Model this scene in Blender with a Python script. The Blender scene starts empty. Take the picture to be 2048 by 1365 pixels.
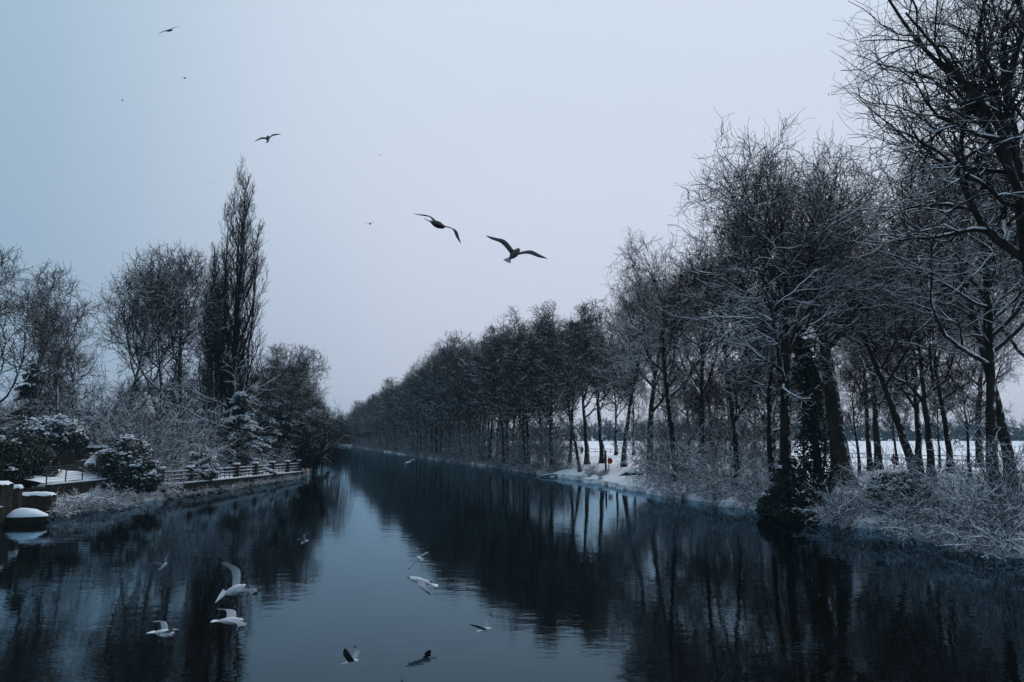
import bpy, math, random
import numpy as np
from mathutils import Vector

# ------------------------------------------------------------------ camera, sky, sun, exposure
scene = bpy.context.scene
COL = scene.collection
F_PX, CU, CV = 1479.1, 1024.0, 682.5          # focal length / centre in photograph pixels
PITCH = math.radians(7.3)
CAM_H = 5.0
cam_d = bpy.data.cameras.new("camera")
cam = bpy.data.objects.new("camera", cam_d)
COL.objects.link(cam)
cam.location = (0, 0, CAM_H)
cam.rotation_euler = (math.pi / 2 + PITCH, 0, 0)
cam_d.sensor_width = 36.0
cam_d.lens = 26.0
cam_d.clip_start = 0.1
cam_d.clip_end = 5000
scene.camera = cam

SUN_AZ, SUN_EL = math.radians(20), math.radians(46)    # azimuth to the right of +Y
SUN_DIR = Vector((math.sin(SUN_AZ) * math.cos(SUN_EL), math.cos(SUN_AZ) * math.cos(SUN_EL), math.sin(SUN_EL)))
world = bpy.data.worlds.new("World")
scene.world = world
world.use_nodes = True
wn, wl = world.node_tree.nodes, world.node_tree.links
wn.clear()
w_out = wn.new("ShaderNodeOutputWorld")
w_bg = wn.new("ShaderNodeBackground")
w_sky = wn.new("ShaderNodeTexSky")
w_sky.sky_type = 'NISHITA'
w_sky.sun_disc = False
w_sky.sun_elevation = SUN_EL
w_sky.sun_rotation = SUN_AZ
w_sc = wn.new("ShaderNodeVectorMath"); w_sc.operation = 'SCALE'; w_sc.inputs['Scale'].default_value = 0.05
wl.new(w_sky.outputs[0], w_sc.inputs[0])
w_tc = wn.new("ShaderNodeTexCoord")
w_sep = wn.new("ShaderNodeSeparateXYZ"); wl.new(w_tc.outputs['Generated'], w_sep.inputs[0])
w_ramp = wn.new("ShaderNodeValToRGB"); wl.new(w_sep.outputs['Z'], w_ramp.inputs[0])
e = w_ramp.color_ramp.elements
e[0].position = 0.0; e[0].color = (0.650, 0.675, 0.805, 1)
e[1].position = 1.0; e[1].color = (0.76, 0.84, 0.96, 1)
for p_, c_ in ((0.12, (0.635, 0.675, 0.81, 1)), (0.30, (0.655, 0.725, 0.86, 1)), (0.48, (0.66, 0.755, 0.89, 1))):
    x_ = e.new(p_); x_.color = c_
w_dot = wn.new("ShaderNodeVectorMath"); w_dot.operation = 'DOT_PRODUCT'
wl.new(w_tc.outputs['Generated'], w_dot.inputs[0]); w_dot.inputs[1].default_value = Vector((math.sin(SUN_AZ) * 0.88, math.cos(SUN_AZ) * 0.88, 0.47))
w_mr = wn.new("ShaderNodeMapRange"); w_mr.interpolation_type = 'SMOOTHSTEP'
w_mr.inputs['From Min'].default_value = 0.54; w_mr.inputs['From Max'].default_value = 0.95
wl.new(w_dot.outputs['Value'], w_mr.inputs['Value'])
w_cl = wn.new("ShaderNodeTexNoise"); w_cl.inputs['Scale'].default_value = 2.2; w_cl.inputs['Detail'].default_value = 5
wl.new(w_tc.outputs['Generated'], w_cl.inputs['Vector'])
w_cm = wn.new("ShaderNodeMath"); w_cm.operation = 'MULTIPLY_ADD'; w_cm.inputs[1].default_value = 0.22; w_cm.inputs[2].default_value = -0.11
wl.new(w_cl.outputs[0], w_cm.inputs[0])
w_ad = wn.new("ShaderNodeMath"); w_ad.operation = 'ADD'
wl.new(w_mr.outputs[0], w_ad.inputs[0]); wl.new(w_cm.outputs[0], w_ad.inputs[1])
w_tint = wn.new("ShaderNodeMix"); w_tint.data_type = 'RGBA'; w_tint.clamp_factor = False
w_tint.inputs[6].default_value = (0.50, 0.65, 0.72, 1); w_tint.inputs[7].default_value = (1, 1, 1, 1)
wl.new(w_ad.outputs[0], w_tint.inputs[0])
w_mul = wn.new("ShaderNodeMix"); w_mul.data_type = 'RGBA'; w_mul.blend_type = 'MULTIPLY'; w_mul.inputs[0].default_value = 1
wl.new(w_ramp.outputs[0], w_mul.inputs[6]); wl.new(w_tint.outputs[2], w_mul.inputs[7])
w_mix = wn.new("ShaderNodeMix"); w_mix.data_type = 'RGBA'; w_mix.inputs[0].default_value = 0.94   # thick cloud over the clear sky
wl.new(w_sc.outputs[0], w_mix.inputs[6]); wl.new(w_mul.outputs[2], w_mix.inputs[7])
wl.new(w_mix.outputs[2], w_bg.inputs['Color'])
w_bg.inputs['Strength'].default_value = 1.0
wl.new(w_bg.outputs[0], w_out.inputs[0])

sun_d = bpy.data.lights.new("sun", 'SUN')
sun_d.energy = 1.5
sun_d.angle = math.radians(35)
sun_d.color = (1.0, 0.97, 0.95)
sun = bpy.data.objects.new("sun", sun_d)
COL.objects.link(sun)
sun.rotation_euler = (-SUN_DIR).to_track_quat('-Z', 'Y').to_euler()

vs = scene.view_settings
vs.view_transform = 'Standard'; vs.look = 'None'; vs.exposure = 0.0; vs.gamma = 1.0
vs.use_curve_mapping = False
scene.render.engine = 'CYCLES'
cy = scene.cycles
cy.use_denoising = True
cy.max_bounces = 5; cy.diffuse_bounces = 2; cy.glossy_bounces = 3; cy.transmission_bounces = 2
cy.volume_bounces = 0; cy.transparent_max_bounces = 4
cy.use_adaptive_sampling = True

# ------------------------------------------------------------------ helpers
rng = np.random.default_rng(7)
random.seed(7)
SP, CP = math.sin(PITCH), math.cos(PITCH)

def xat(u, y, z=1.0):
    """world x of the point at depth y, height z that falls in photograph column u"""
    return (u - CU) / F_PX * (y * CP + (z - CAM_H) * SP)

def at(u, v, dist):
    """point at distance-along-view-axis dist"""
    a, b = (u - CU) / F_PX * dist, -(v - CV) / F_PX * dist
    return np.array([a, dist * CP - b * SP, CAM_H + dist * SP + b * CP])

def nrm(a):
    return a / np.maximum(np.linalg.norm(a, axis=-1, keepdims=True), 1e-9)

def mesh_arrays(name, verts, faces, mats, smooth=True, fmat=None):
    """faces: list of int arrays (n,k)"""
    me = bpy.data.meshes.new(name)
    verts = np.asarray(verts, dtype=np.float32).reshape(-1, 3)
    me.vertices.add(len(verts)); me.vertices.foreach_set("co", verts.ravel())
    faces = [np.asarray(f, dtype=np.int32) for f in faces if len(f)]
    loops = np.concatenate([f.ravel() for f in faces])
    tot = np.concatenate([np.full(len(f), f.shape[1], dtype=np.int32) for f in faces])
    start = np.concatenate([[0], np.cumsum(tot)[:-1]]).astype(np.int32)
    me.loops.add(len(loops)); me.loops.foreach_set("vertex_index", loops)
    me.polygons.add(len(tot)); me.polygons.foreach_set("loop_start", start)
    me.polygons.foreach_set("loop_total", tot)
    me.polygons.foreach_set("use_smooth", np.full(len(tot), bool(smooth)))
    for m in (mats if isinstance(mats, (list, tuple)) else [mats]):
        me.materials.append(m)
    if fmat is not None:
        me.polygons.foreach_set("material_index", np.asarray(fmat, dtype=np.int32))
    me.update(calc_edges=True)
    return me

class MB:
    """collects simple solids into one mesh"""
    def __init__(s):
        s.v, s.f = [], {}
        s.n = 0
    def add(s, v, f):
        v = np.asarray(v, float).reshape(-1, 3)
        f = np.asarray(f, int)
        s.v.append(v); s.f.setdefault(f.shape[1], []).append(f + s.n); s.n += len(v)
        return s
    def box(s, c, size, rz=0.0, taper=1.0, M=None):
        x, y, z = [q / 2 for q in size]
        p = np.array([(-x, -y, -z), (x, -y, -z), (x, y, -z), (-x, y, -z),
                      (-x * taper, -y * taper, z), (x * taper, -y * taper, z), (x * taper, y * taper, z), (-x * taper, y * taper, z)])
        if M is not None: p = p @ np.asarray(M).T
        ca, sa = math.cos(rz), math.sin(rz)
        p = p @ np.array([[ca, sa, 0], [-sa, ca, 0], [0, 0, 1]]) + np.asarray(c, float)
        return s.add(p, [(0, 3, 2, 1), (4, 5, 6, 7), (0, 1, 5, 4), (1, 2, 6, 5), (2, 3, 7, 6), (3, 0, 4, 7)])
    def bar(s, a, b, w, h):
        """beam from a to b, width w (horizontal), height h"""
        a, b = np.asarray(a, float), np.asarray(b, float)
        t = (b - a) / np.linalg.norm(b - a)
        sd = np.cross(t, (0, 0, 1.0)); sd = sd / max(np.linalg.norm(sd), 1e-6); up = np.cross(sd, t)
        p = [q + sd * i * w / 2 + up * j * h / 2 for q in (a, b) for i, j in ((-1, -1), (1, -1), (1, 1), (-1, 1))]
        return s.add(p, [(0, 1, 2, 3), (7, 6, 5, 4), (0, 4, 5, 1), (1, 5, 6, 2), (2, 6, 7, 3), (3, 7, 4, 0)])
    def tube(s, pts, rad, sides=8):
        pts = np.asarray(pts, float)[None]; rad = np.asarray(rad, float)[None]
        v, f = tubes(pts, rad, sides)
        s.add(v, f)
        k = pts.shape[1]
        n0 = s.n - len(v)
        for ring, rev in ((0, True), (k - 1, False)):
            idx = list(range(n0 + ring * sides, n0 + (ring + 1) * sides))
            if rev: idx = idx[::-1]
            s.f.setdefault(sides, []).append(np.array([idx]))
        return s
    def mesh(s, name, mats, smooth=False):
        return mesh_arrays(name, np.concatenate(s.v), [np.concatenate(q) for q in s.f.values()], mats, smooth)

def link(name, me, parent=None, loc=(0, 0, 0), rz=0.0, sc=(1, 1, 1)):
    o = bpy.data.objects.new(name, me)
    COL.objects.link(o)
    o.location = loc; o.rotation_euler = (0, 0, rz); o.scale = sc
    if parent is not None: o.parent = parent
    return o

def tag(o, label=None, cat=None, group=None, kind=None):
    if label: o["label"] = label
    if cat: o["category"] = cat
    if group: o["group"] = group
    if kind: o["kind"] = kind
    return o

def tubes(P, R, sides):
    """P (n,s,3) R (n,s) -> verts, quads"""
    n, s, _ = P.shape
    T = nrm(np.gradient(P, axis=1))
    ref = np.where(np.abs(T[..., 2:3]) > 0.9, np.array([1.0, 0, 0]), np.array([0, 0, 1.0]))
    A = nrm(np.cross(T, ref)); B = np.cross(A, T)
    th = np.arange(sides) * 2 * math.pi / sides + math.pi / 2
    V = P[:, :, None] + R[:, :, None, None] * (np.cos(th)[None, None, :, None] * A[:, :, None] + np.sin(th)[None, None, :, None] * B[:, :, None])
    base = (np.arange(n)[:, None, None] * s + np.arange(s - 1)[None, :, None]) * sides
    k = np.arange(sides)[None, None]; k2 = (k + 1) % sides
    F = np.stack([base + k, base + k2, base + sides + k2, base + sides + k], -1).reshape(-1, 4)
    return V.reshape(-1, 3), F

# ------------------------------------------------------------------ materials
SNOW = (0.78, 0.80, 0.85, 1)

def new_mat(name):
    m = bpy.data.materials.new(name); m.use_nodes = True
    nt = m.node_tree
    return m, nt.nodes, nt.links, nt.nodes["Principled BSDF"]

def snowy(name, c1, c2, nscale=3.0, lo=0.25, hi=0.7, cover=0.9, cscale=1.2, rough=0.85, bump=0.3, wind=0.0, bscale=12.0, stretch=(1, 1, 1)):
    """base colour varying by noise, snow lying where the surface faces up, optional wind-blown patches"""
    m, N, L, b = new_mat(name)
    geo = N.new("ShaderNodeNewGeometry")
    mp = N.new("ShaderNodeMapping"); mp.inputs['Scale'].default_value = stretch
    L.new(geo.outputs['Position'], mp.inputs[0])
    n1 = N.new("ShaderNodeTexNoise"); n1.inputs['Scale'].default_value = nscale; n1.inputs['Detail'].default_value = 4
    L.new(mp.outputs[0], n1.inputs['Vector'])
    cr = N.new("ShaderNodeMapRange"); cr.inputs['From Min'].default_value = 0.38; cr.inputs['From Max'].default_value = 0.62
    L.new(n1.outputs[0], cr.inputs[0])
    mx = N.new("ShaderNodeMix"); mx.data_type = 'RGBA'
    mx.inputs[6].default_value = (*c1, 1); mx.inputs[7].default_value = (*c2, 1)
    L.new(cr.outputs[0], mx.inputs[0])
    col = mx.outputs[2]
    if cover > 0:
        sep = N.new("ShaderNodeSeparateXYZ"); L.new(geo.outputs['Normal'], sep.inputs[0])
        n2 = N.new("ShaderNodeTexNoise"); n2.inputs['Scale'].default_value = cscale; n2.inputs['Detail'].default_value = 5
        L.new(geo.outputs['Position'], n2.inputs['Vector'])
        ad = N.new("ShaderNodeMath"); ad.operation = 'MULTIPLY_ADD'; ad.inputs[1].default_value = 1.2; ad.inputs[2].default_value = -0.6
        L.new(n2.outputs[0], ad.inputs[0])
        su = N.new("ShaderNodeMath"); su.operation = 'ADD'
        L.new(sep.outputs['Z'], su.inputs[0]); L.new(ad.outputs[0], su.inputs[1])
        mr = N.new("ShaderNodeMapRange"); mr.interpolation_type = 'SMOOTHSTEP'
        mr.inputs['From Min'].default_value = lo; mr.inputs['From Max'].default_value = hi
        mr.inputs['To Max'].default_value = cover
        L.new(su.outputs[0], mr.inputs[0])
        fac = mr.outputs[0]
        if wind > 0:
            dt = N.new("ShaderNodeVectorMath"); dt.operation = 'DOT_PRODUCT'; dt.inputs[1].default_value = (0.8, -0.55, 0.2)
            L.new(geo.outputs['Normal'], dt.inputs[0])
            n3 = N.new("ShaderNodeTexNoise"); n3.inputs['Scale'].default_value = 2.6; n3.inputs['Detail'].default_value = 6; n3.inputs['Roughness'].default_value = 0.65
            L.new(geo.outputs['Position'], n3.inputs['Vector'])
            pr = N.new("ShaderNodeMath"); pr.operation = 'MULTIPLY_ADD'; pr.inputs[1].default_value = 0.30
            L.new(dt.outputs['Value'], pr.inputs[0]); L.new(n3.outputs[0], pr.inputs[2])
            m2 = N.new("ShaderNodeMapRange"); m2.inputs['From Min'].default_value = 0.76; m2.inputs['From Max'].default_value = 0.86; m2.inputs['To Max'].default_value = wind
            L.new(pr.outputs[0], m2.inputs[0])
            mm = N.new("ShaderNodeMath"); mm.operation = 'MAXIMUM'
            L.new(fac, mm.inputs[0]); L.new(m2.outputs[0], mm.inputs[1]); fac = mm.outputs[0]
        m3 = N.new("ShaderNodeMix"); m3.data_type = 'RGBA'
        L.new(fac, m3.inputs[0]); L.new(col, m3.inputs[6]); m3.inputs[7].default_value = SNOW
        col = m3.outputs[2]
    L.new(col, b.inputs['Base Color'])
    b.inputs['Roughness'].default_value = rough
    b.inputs['Specular IOR Level'].default_value = 0.15
    if bump > 0:
        nb = N.new("ShaderNodeTexNoise"); nb.inputs['Scale'].default_value = bscale; nb.inputs['Detail'].default_value = 4
        L.new(mp.outputs[0], nb.inputs['Vector'])
        bp = N.new("ShaderNodeBump"); bp.inputs['Strength'].default_value = bump; bp.inputs['Distance'].default_value = 0.05
        L.new(nb.outputs[0], bp.inputs['Height']); L.new(bp.outputs[0], b.inputs['Normal'])
    return m

def plain(name, c, rough=0.7, spec=0.3, metal=0.0):
    m, N, L, b = new_mat(name)
    geo = N.new("ShaderNodeNewGeometry")
    n1 = N.new("ShaderNodeTexNoise"); n1.inputs['Scale'].default_value = 9.0; n1.inputs['Detail'].default_value = 4
    L.new(geo.outputs['Position'], n1.inputs['Vector'])
    mx = N.new("ShaderNodeMix"); mx.data_type = 'RGBA'
    mx.inputs[6].default_value = (*[q * 0.75 for q in c], 1); mx.inputs[7].default_value = (*[min(1, q * 1.2) for q in c], 1)
    L.new(n1.outputs[0], mx.inputs[0]); L.new(mx.outputs[2], b.inputs['Base Color'])
    b.inputs['Roughness'].default_value = rough; b.inputs['Specular IOR Level'].default_value = spec; b.inputs['Metallic'].default_value = metal
    return m

M = {}
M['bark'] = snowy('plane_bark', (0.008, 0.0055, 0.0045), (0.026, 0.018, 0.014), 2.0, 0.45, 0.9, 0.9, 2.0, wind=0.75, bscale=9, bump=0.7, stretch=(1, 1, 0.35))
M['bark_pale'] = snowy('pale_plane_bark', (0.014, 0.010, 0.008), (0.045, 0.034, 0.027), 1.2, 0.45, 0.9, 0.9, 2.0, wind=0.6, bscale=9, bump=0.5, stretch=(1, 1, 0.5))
M['twig'] = snowy('twig_bark', (0.005, 0.0035, 0.003), (0.012, 0.008, 0.0065), 1.0, 0.65, 1.05, 0.8, 0.9, bump=0)
M['twig_brown'] = snowy('reddish_twig_bark', (0.008, 0.0045, 0.004), (0.020, 0.010, 0.008), 0.6, 0.75, 1.15, 0.7, 0.9, bump=0)
M['twig_dark'] = snowy('upright_twig_bark', (0.005, 0.0035, 0.003), (0.012, 0.008, 0.007), 1.0, 0.8, 1.2, 0.5, 0.9, bump=0)
M['twig_snow'] = snowy('snow_laden_twig', (0.006, 0.0045, 0.004), (0.014, 0.010, 0.009), 1.5, 0.62, 1.0, 0.95, 1.5, bump=0)
M['snow'] = snowy('branch_snow', (0.72, 0.76, 0.82), (0.80, 0.82, 0.87), 3.0, cover=0, bump=0.3, bscale=20)
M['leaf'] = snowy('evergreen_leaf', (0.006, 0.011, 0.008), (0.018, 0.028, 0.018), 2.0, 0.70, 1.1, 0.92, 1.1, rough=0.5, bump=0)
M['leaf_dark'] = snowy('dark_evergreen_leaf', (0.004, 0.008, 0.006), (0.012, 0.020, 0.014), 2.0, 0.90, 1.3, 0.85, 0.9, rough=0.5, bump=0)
M['leaf_snow'] = snowy('snow_loaded_leaf', (0.008, 0.014, 0.010), (0.020, 0.028, 0.020), 2.0, 0.40, 0.85, 0.95, 1.6, rough=0.6, bump=0)
M['leaf_brown'] = snowy('withered_leaf', (0.007, 0.0045, 0.004), (0.020, 0.011, 0.008), 2.0, 0.8, 1.2, 0.5, 0.9, bump=0)
M['willow'] = snowy('willow_strand', (0.010, 0.006, 0.003), (0.028, 0.016, 0.008), 1.0, 0.9, 1.3, 0.3, 0.9, bump=0)
M['ground'] = snowy('snowy_ground', (0.018, 0.015, 0.012), (0.05, 0.04, 0.032), 1.5, 0.22, 0.86, 1.0, 0.9, rough=0.9, bump=0.35, bscale=2.5)
M['stone'] = snowy('old_masonry', (0.010, 0.008, 0.007), (0.032, 0.026, 0.022), 3.0, 0.6, 0.9, 0.95, 2.0, bump=0.4)
M['brick'] = snowy('brown_brick', (0.022, 0.014, 0.011), (0.055, 0.034, 0.026), 5.0, 0.6, 0.9, 0.95, 2.0, bump=0.4)
M['timber'] = snowy('dark_wet_timber', (0.008, 0.006, 0.005), (0.024, 0.018, 0.014), 2.0, 0.6, 0.9, 0.9, 2.0, bump=0.4, stretch=(1, 1, 3))
M['shedwood'] = snowy('brown_shed_board', (0.040, 0.024, 0.018), (0.075, 0.046, 0.034), 2.0, 0.7, 0.95, 0.9, 2.0, bump=0.3)
M['metal'] = plain('dark_grey_metal', (0.03, 0.035, 0.04), 0.5, 0.4)
M['cable'] = plain('dull_steel_cable', (0.10, 0.12, 0.14), 0.5, 0.4)
M['red'] = plain('red_plastic', (0.36, 0.02, 0.02), 0.45, 0.4)
M['coat_red'] = plain('dark_red_coat', (0.12, 0.012, 0.03), 0.9, 0.1)
M['cloth_dark'] = plain('dark_cloth', (0.012, 0.013, 0.018), 0.9, 0.1)
M['skin'] = plain('skin', (0.36, 0.22, 0.17), 0.6, 0.3)
M['hair'] = plain('dark_hair', (0.015, 0.01, 0.008), 0.7, 0.2)
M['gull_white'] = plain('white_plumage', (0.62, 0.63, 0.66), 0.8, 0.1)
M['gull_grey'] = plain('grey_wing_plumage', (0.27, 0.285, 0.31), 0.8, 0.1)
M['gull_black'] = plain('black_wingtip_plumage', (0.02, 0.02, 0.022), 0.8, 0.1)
M['gull_under'] = plain('dark_underwing_and_backlit_wing', (0.045, 0.048, 0.055), 0.8, 0.1)  # dark underwing feathers; on sky gulls, backlit shade painted on the whole wing
M['gull_backlit'] = plain('plumage_painted_backlit', (0.07, 0.068, 0.07), 0.8, 0.1)  # shaded copy of the plumage: backlight painted into the sky gulls' colour
M['beak'] = plain('dark_orange_beak', (0.10, 0.03, 0.015), 0.5, 0.3)
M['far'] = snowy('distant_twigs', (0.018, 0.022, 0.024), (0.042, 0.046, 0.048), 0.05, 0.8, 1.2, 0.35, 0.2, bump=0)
M['asphalt'] = plain('wet_grey_road', (0.16, 0.15, 0.16), 0.8, 0.3)
M['wall_white'] = plain('pale_render', (0.30, 0.28, 0.27), 0.8, 0.2)
M['glass'] = plain('dark_window_glass', (0.015, 0.018, 0.022), 0.1, 0.6)
M['carpaint'] = plain('silver_car_paint', (0.35, 0.36, 0.38), 0.35, 0.5)
M['tyre'] = plain('black_tyre', (0.015, 0.015, 0.016), 0.9, 0.2)

def emit(name, c, s):
    m, N, L, b = new_mat(name)
    b.inputs['Emission Color'].default_value = (*c, 1); b.inputs['Emission Strength'].default_value = s
    b.inputs['Base Color'].default_value = (*c, 1)
    return m
M['headlamp'] = emit('lit_headlamp', (1.0, 0.96, 0.88), 9.0)

def water_mat():
    m, N, L, b = new_mat('river_water')
    N.remove(b)
    df = N.new("ShaderNodeBsdfDiffuse"); df.inputs['Color'].default_value = (0.004, 0.0036, 0.0032, 1)
    gl = N.new("ShaderNodeBsdfGlossy"); gl.inputs['Color'].default_value = (0.54, 0.79, 0.94, 1); gl.inputs['Roughness'].default_value = 0.02
    fz = N.new("ShaderNodeFresnel"); fz.inputs['IOR'].default_value = 1.31
    ms = N.new("ShaderNodeMixShader"); L.new(fz.outputs[0], ms.inputs[0]); L.new(df.outputs[0], ms.inputs[1]); L.new(gl.outputs[0], ms.inputs[2])
    L.new(ms.outputs[0], N['Material Output'].inputs[0])
    geo = N.new("ShaderNodeNewGeometry")
    hs = []
    for sc, st, dt in (((0.9, 1.8, 1), 1.0, 3), ((0.14, 0.30, 1), 1.4, 2), ((3.2, 5.0, 1), 0.22, 2)):
        mp = N.new("ShaderNodeMapping"); mp.inputs['Scale'].default_value = sc
        mp.inputs['Rotation'].default_value = (0, 0, 0.28)
        L.new(geo.outputs['Position'], mp.inputs[0])
        n = N.new("ShaderNodeTexNoise"); n.inputs['Scale'].default_value = 1.0; n.inputs['Detail'].default_value = dt
        L.new(mp.outputs[0], n.inputs['Vector'])
        k = N.new("ShaderNodeMath"); k.operation = 'MULTIPLY'; k.inputs[1].default_value = st
        L.new(n.outputs[0], k.inputs[0]); hs.append(k.outputs[0])
    a1 = N.new("ShaderNodeMath"); a1.operation = 'ADD'; L.new(hs[0], a1.inputs[0]); L.new(hs[1], a1.inputs[1])
    a2 = N.new("ShaderNodeMath"); a2.operation = 'ADD'; L.new(a1.outputs[0], a2.inputs[0]); L.new(hs[2], a2.inputs[1])
    bp = N.new("ShaderNodeBump"); bp.inputs['Strength'].default_value = 1.0; bp.inputs['Distance'].default_value = 0.0055
    L.new(a2.outputs[0], bp.inputs['Height'])
    for q_ in (gl, fz): L.new(bp.outputs[0], q_.inputs['Normal'])
    return m
M['water'] = water_mat()

# ------------------------------------------------------------------ river and ground
RY = np.array([-80, 30, 44, 65, 84, 117, 154, 224, 300, 400, 460, 520, 700, 1000.0])
RX = np.array([24, 21, 18.6, 12, 7.7, -1.9, -14.5, -37, -60, -95, -150, -260, -520, -850.0])
LY = np.array([-80, 32, 41, 46, 53, 65, 89, 101, 127, 200, 300, 400, 460, 520, 700, 1000.0])
LX = np.array([-34, -33.5, -30.8, -29.6, -28.4, -27, -25.2, -26.5, -34, -60, -98, -150, -230, -360, -660, -895.0])
_ws = np.random.default_rng(3).uniform(0, 6.28, 8)
def wob(y, k):
    return 0.65 * np.sin(y * 0.9 + _ws[k]) * np.sin(y * 0.23 + _ws[k + 1]) + 0.25 * np.sin(y * 2.1 + _ws[k + 2])
def xr(y): return np.interp(y, RY, RX) + wob(y, 0)
def xl(y): return np.interp(y, LY, LX) + wob(y, 3) * 0.45
R_OFF = np.array([-4, -1.2, -0.4, 0.0, 0.10, 0.6, 1.2, 2.2, 3.6, 6, 10, 16, 26, 45, 80, 140, 260])
R_Z = np.array([-1.2, -0.7, -0.45, -0.25, 0.34, 0.50, 0.68, 0.82, 0.93, 1.0, 1.05, 1.1, 1.1, 1.1, 1.1, 1.1, 1.1])
L_Z = np.array([-1.2, -0.7, -0.45, -0.25, 0.45, 0.72, 1.0, 1.15, 1.25, 1.3, 1.35, 1.4, 1.4, 1.5, 1.5, 1.5, 1.5])
def hn(x, y):
    return 0.10 * np.sin(x * 0.7 + 1.3 * np.sin(y * 0.31)) * np.sin(y * 0.53 + 0.8 * np.sin(x * 0.4)) + 0.04 * np.sin(x * 2.1 + y * 1.3) * np.sin(y * 1.9 - x * 0.8)
def gz(x, y):
    mid = 0.5 * (xr(y) + xl(y))
    o = np.where(x > mid, x - xr(y), xl(y) - x)
    z = np.where(x > mid, np.interp(o, R_OFF, R_Z), np.interp(o, R_OFF, L_Z))
    return z + hn(x, y) * np.clip(o / 2.0, 0, 1)
ys = np.unique(np.concatenate([np.arange(-80, 18, 7), np.arange(18, 150, 0.8), np.arange(150, 300, 3), np.arange(300, 520, 10), np.arange(520, 1001, 30)])).astype(float)
rows = []
for y in ys:
    r = np.concatenate([[-900], (xl(y) - R_OFF)[::-1], xr(y) + R_OFF, [900]])
    r[:18] = np.maximum(r[:18], -900 + np.arange(18) * 0.01)
    rows.append(r)
GX = np.array(rows); GY = np.repeat(ys[:, None], GX.shape[1], 1)
GX = np.clip(GX, -900, 900)
GZ = gz(GX, GY)
h_, w_ = GX.shape
vid = np.arange(h_ * w_).reshape(h_, w_)
quads = np.stack([vid[:-1, :-1], vid[:-1, 1:], vid[1:, 1:], vid[1:, :-1]], -1).reshape(-1, 4)
ground = link('ground', mesh_arrays('ground', np.stack([GX, GY, GZ], -1), [quads], M['ground']))
tag(ground, 'snow covered riverbanks, garden ground and open field', kind='structure')
water = link('river', mesh_arrays('river', [(-895, -78, 0), (60, -78, 0), (60, 998, 0), (-895, 998, 0)], [[(0, 1, 2, 3)]], M['water'], False))
tag(water, 'still dark river between snowy banks', kind='structure')
# far road across the field
mb = MB()
rx = np.linspace(-120, 880, 60)
ry = 540 + 12 * np.sin(rx / 190.0)
pv = np.concatenate([np.stack([rx, ry - 5, np.full(60, 1.16)], 1), np.stack([rx, ry + 9, np.full(60, 1.16)], 1)])
# the ground is level here (1.1 m); the road lies just above its small swells
pv[:, 2] = 1.26
road = link('road', mesh_arrays('road', pv, [[(i, i + 1, 61 + i, 60 + i) for i in range(59)]], M['asphalt'], False))
tag(road, 'grey wet road along the far side of the snowy field', kind='structure')

# ------------------------------------------------------------------ tree growing
def grow(P, R, Lp, k, t0, t1, a0, a1, lf0, lf1, S, curl, up, rf, g, rmin=0.006, flat=0.0, keep=1.0, tip=0.3, az0=None):
    """k children on each parent; angle/length factors go from (a0,lf0) at t0 to (a1,lf1) at t1"""
    n, s1, _ = P.shape
    i = np.arange(k)
    q = (i[None] + g.uniform(0, 1, (n, k))) / k
    t = t0 + (t1 - t0) * q
    par = np.repeat(np.arange(n), k); q = q.ravel(); t = t.ravel()
    if keep < 1:
        m = g.uniform(size=len(par)) < keep
        par, q, t = par[m], q[m], t[m]; ii = np.tile(i, n)[m]
    else:
        ii = np.tile(i, n)
    N = len(par)
    fs = np.clip(t * (s1 - 1), 0, s1 - 1.001); j = fs.astype(int); fr = (fs - j)[:, None]
    pos = P[par, j] * (1 - fr) + P[par, j + 1] * fr
    tan = nrm(P[par, j + 1] - P[par, j])
    rad = R[par, j] * (1 - fr[:, 0]) + R[par, j + 1] * fr[:, 0]
    az = ii * 2.399 + g.uniform(-0.7, 0.7, N) + np.repeat(g.uniform(0, 6.28, n), k)[:N][np.argsort(np.arange(N))] if az0 is None else az0 + g.uniform(-0.6, 0.6, N)
    ref = np.where(np.abs(tan[:, 2:3]) > 0.85, np.array([1.0, 0, 0]), np.array([0, 0, 1.0]))
    A = nrm(np.cross(tan, ref)); B = np.cross(A, tan)
    perp = np.cos(az)[:, None] * A + np.sin(az)[:, None] * B
    perp[:, 2] *= (1 - flat); perp = nrm(perp)
    ang = np.radians(a0 + (a1 - a0) * q) * g.uniform(0.7, 1.3, N)
    d = nrm(np.cos(ang)[:, None] * tan + np.sin(ang)[:, None] * perp)
    L = Lp[par] * (lf0 + (lf1 - lf0) * q) * g.uniform(0.65, 1.35, N)
    C = np.empty((N, S + 1, 3)); C[:, 0] = pos
    st = (L / S)[:, None]
    for s in range(S):
        d = nrm(d + g.normal(0, curl, (N, 3)) + np.array([0, 0, up]))
        C[:, s + 1] = C[:, s] + d * st
    r0 = np.maximum(np.minimum(rad * rf, L * 0.035 + 0.004), rmin)
    RR = np.maximum(r0[:, None] * np.linspace(1, tip, S + 1)[None], rmin * 0.8)
    return C, RR, L

def snow_ridge(P, R, g, sides=4, amount=0.9, extra=0.012, sink=0.5, thr=0.45, Hf=None):
    T = nrm(np.gradient(P, axis=1))
    hz = np.sqrt(np.clip(1 - T[..., 2] ** 2, 0, 1))
    w = np.clip((hz - thr) / 0.3, 0, 1) * (g.uniform(0, 1, R.shape) < amount)
    m = w.max(axis=1) > 0.3
    if Hf: m &= g.uniform(size=len(m)) < np.interp(P[:, 0, 2] / Hf, [0.4, 0.75], [1.0, 0.3])
    P, R, w = P[m], R[m], w[m]
    if len(P) == 0: return np.zeros((0, 3)), np.zeros((0, 4), int)
    r = (R * 0.78 + extra) * (0.25 + 0.75 * w)
    Q = P.copy(); Q[..., 2] += R * sink * w + (extra * 0.9) * w
    return tubes(Q, r, sides)

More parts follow.
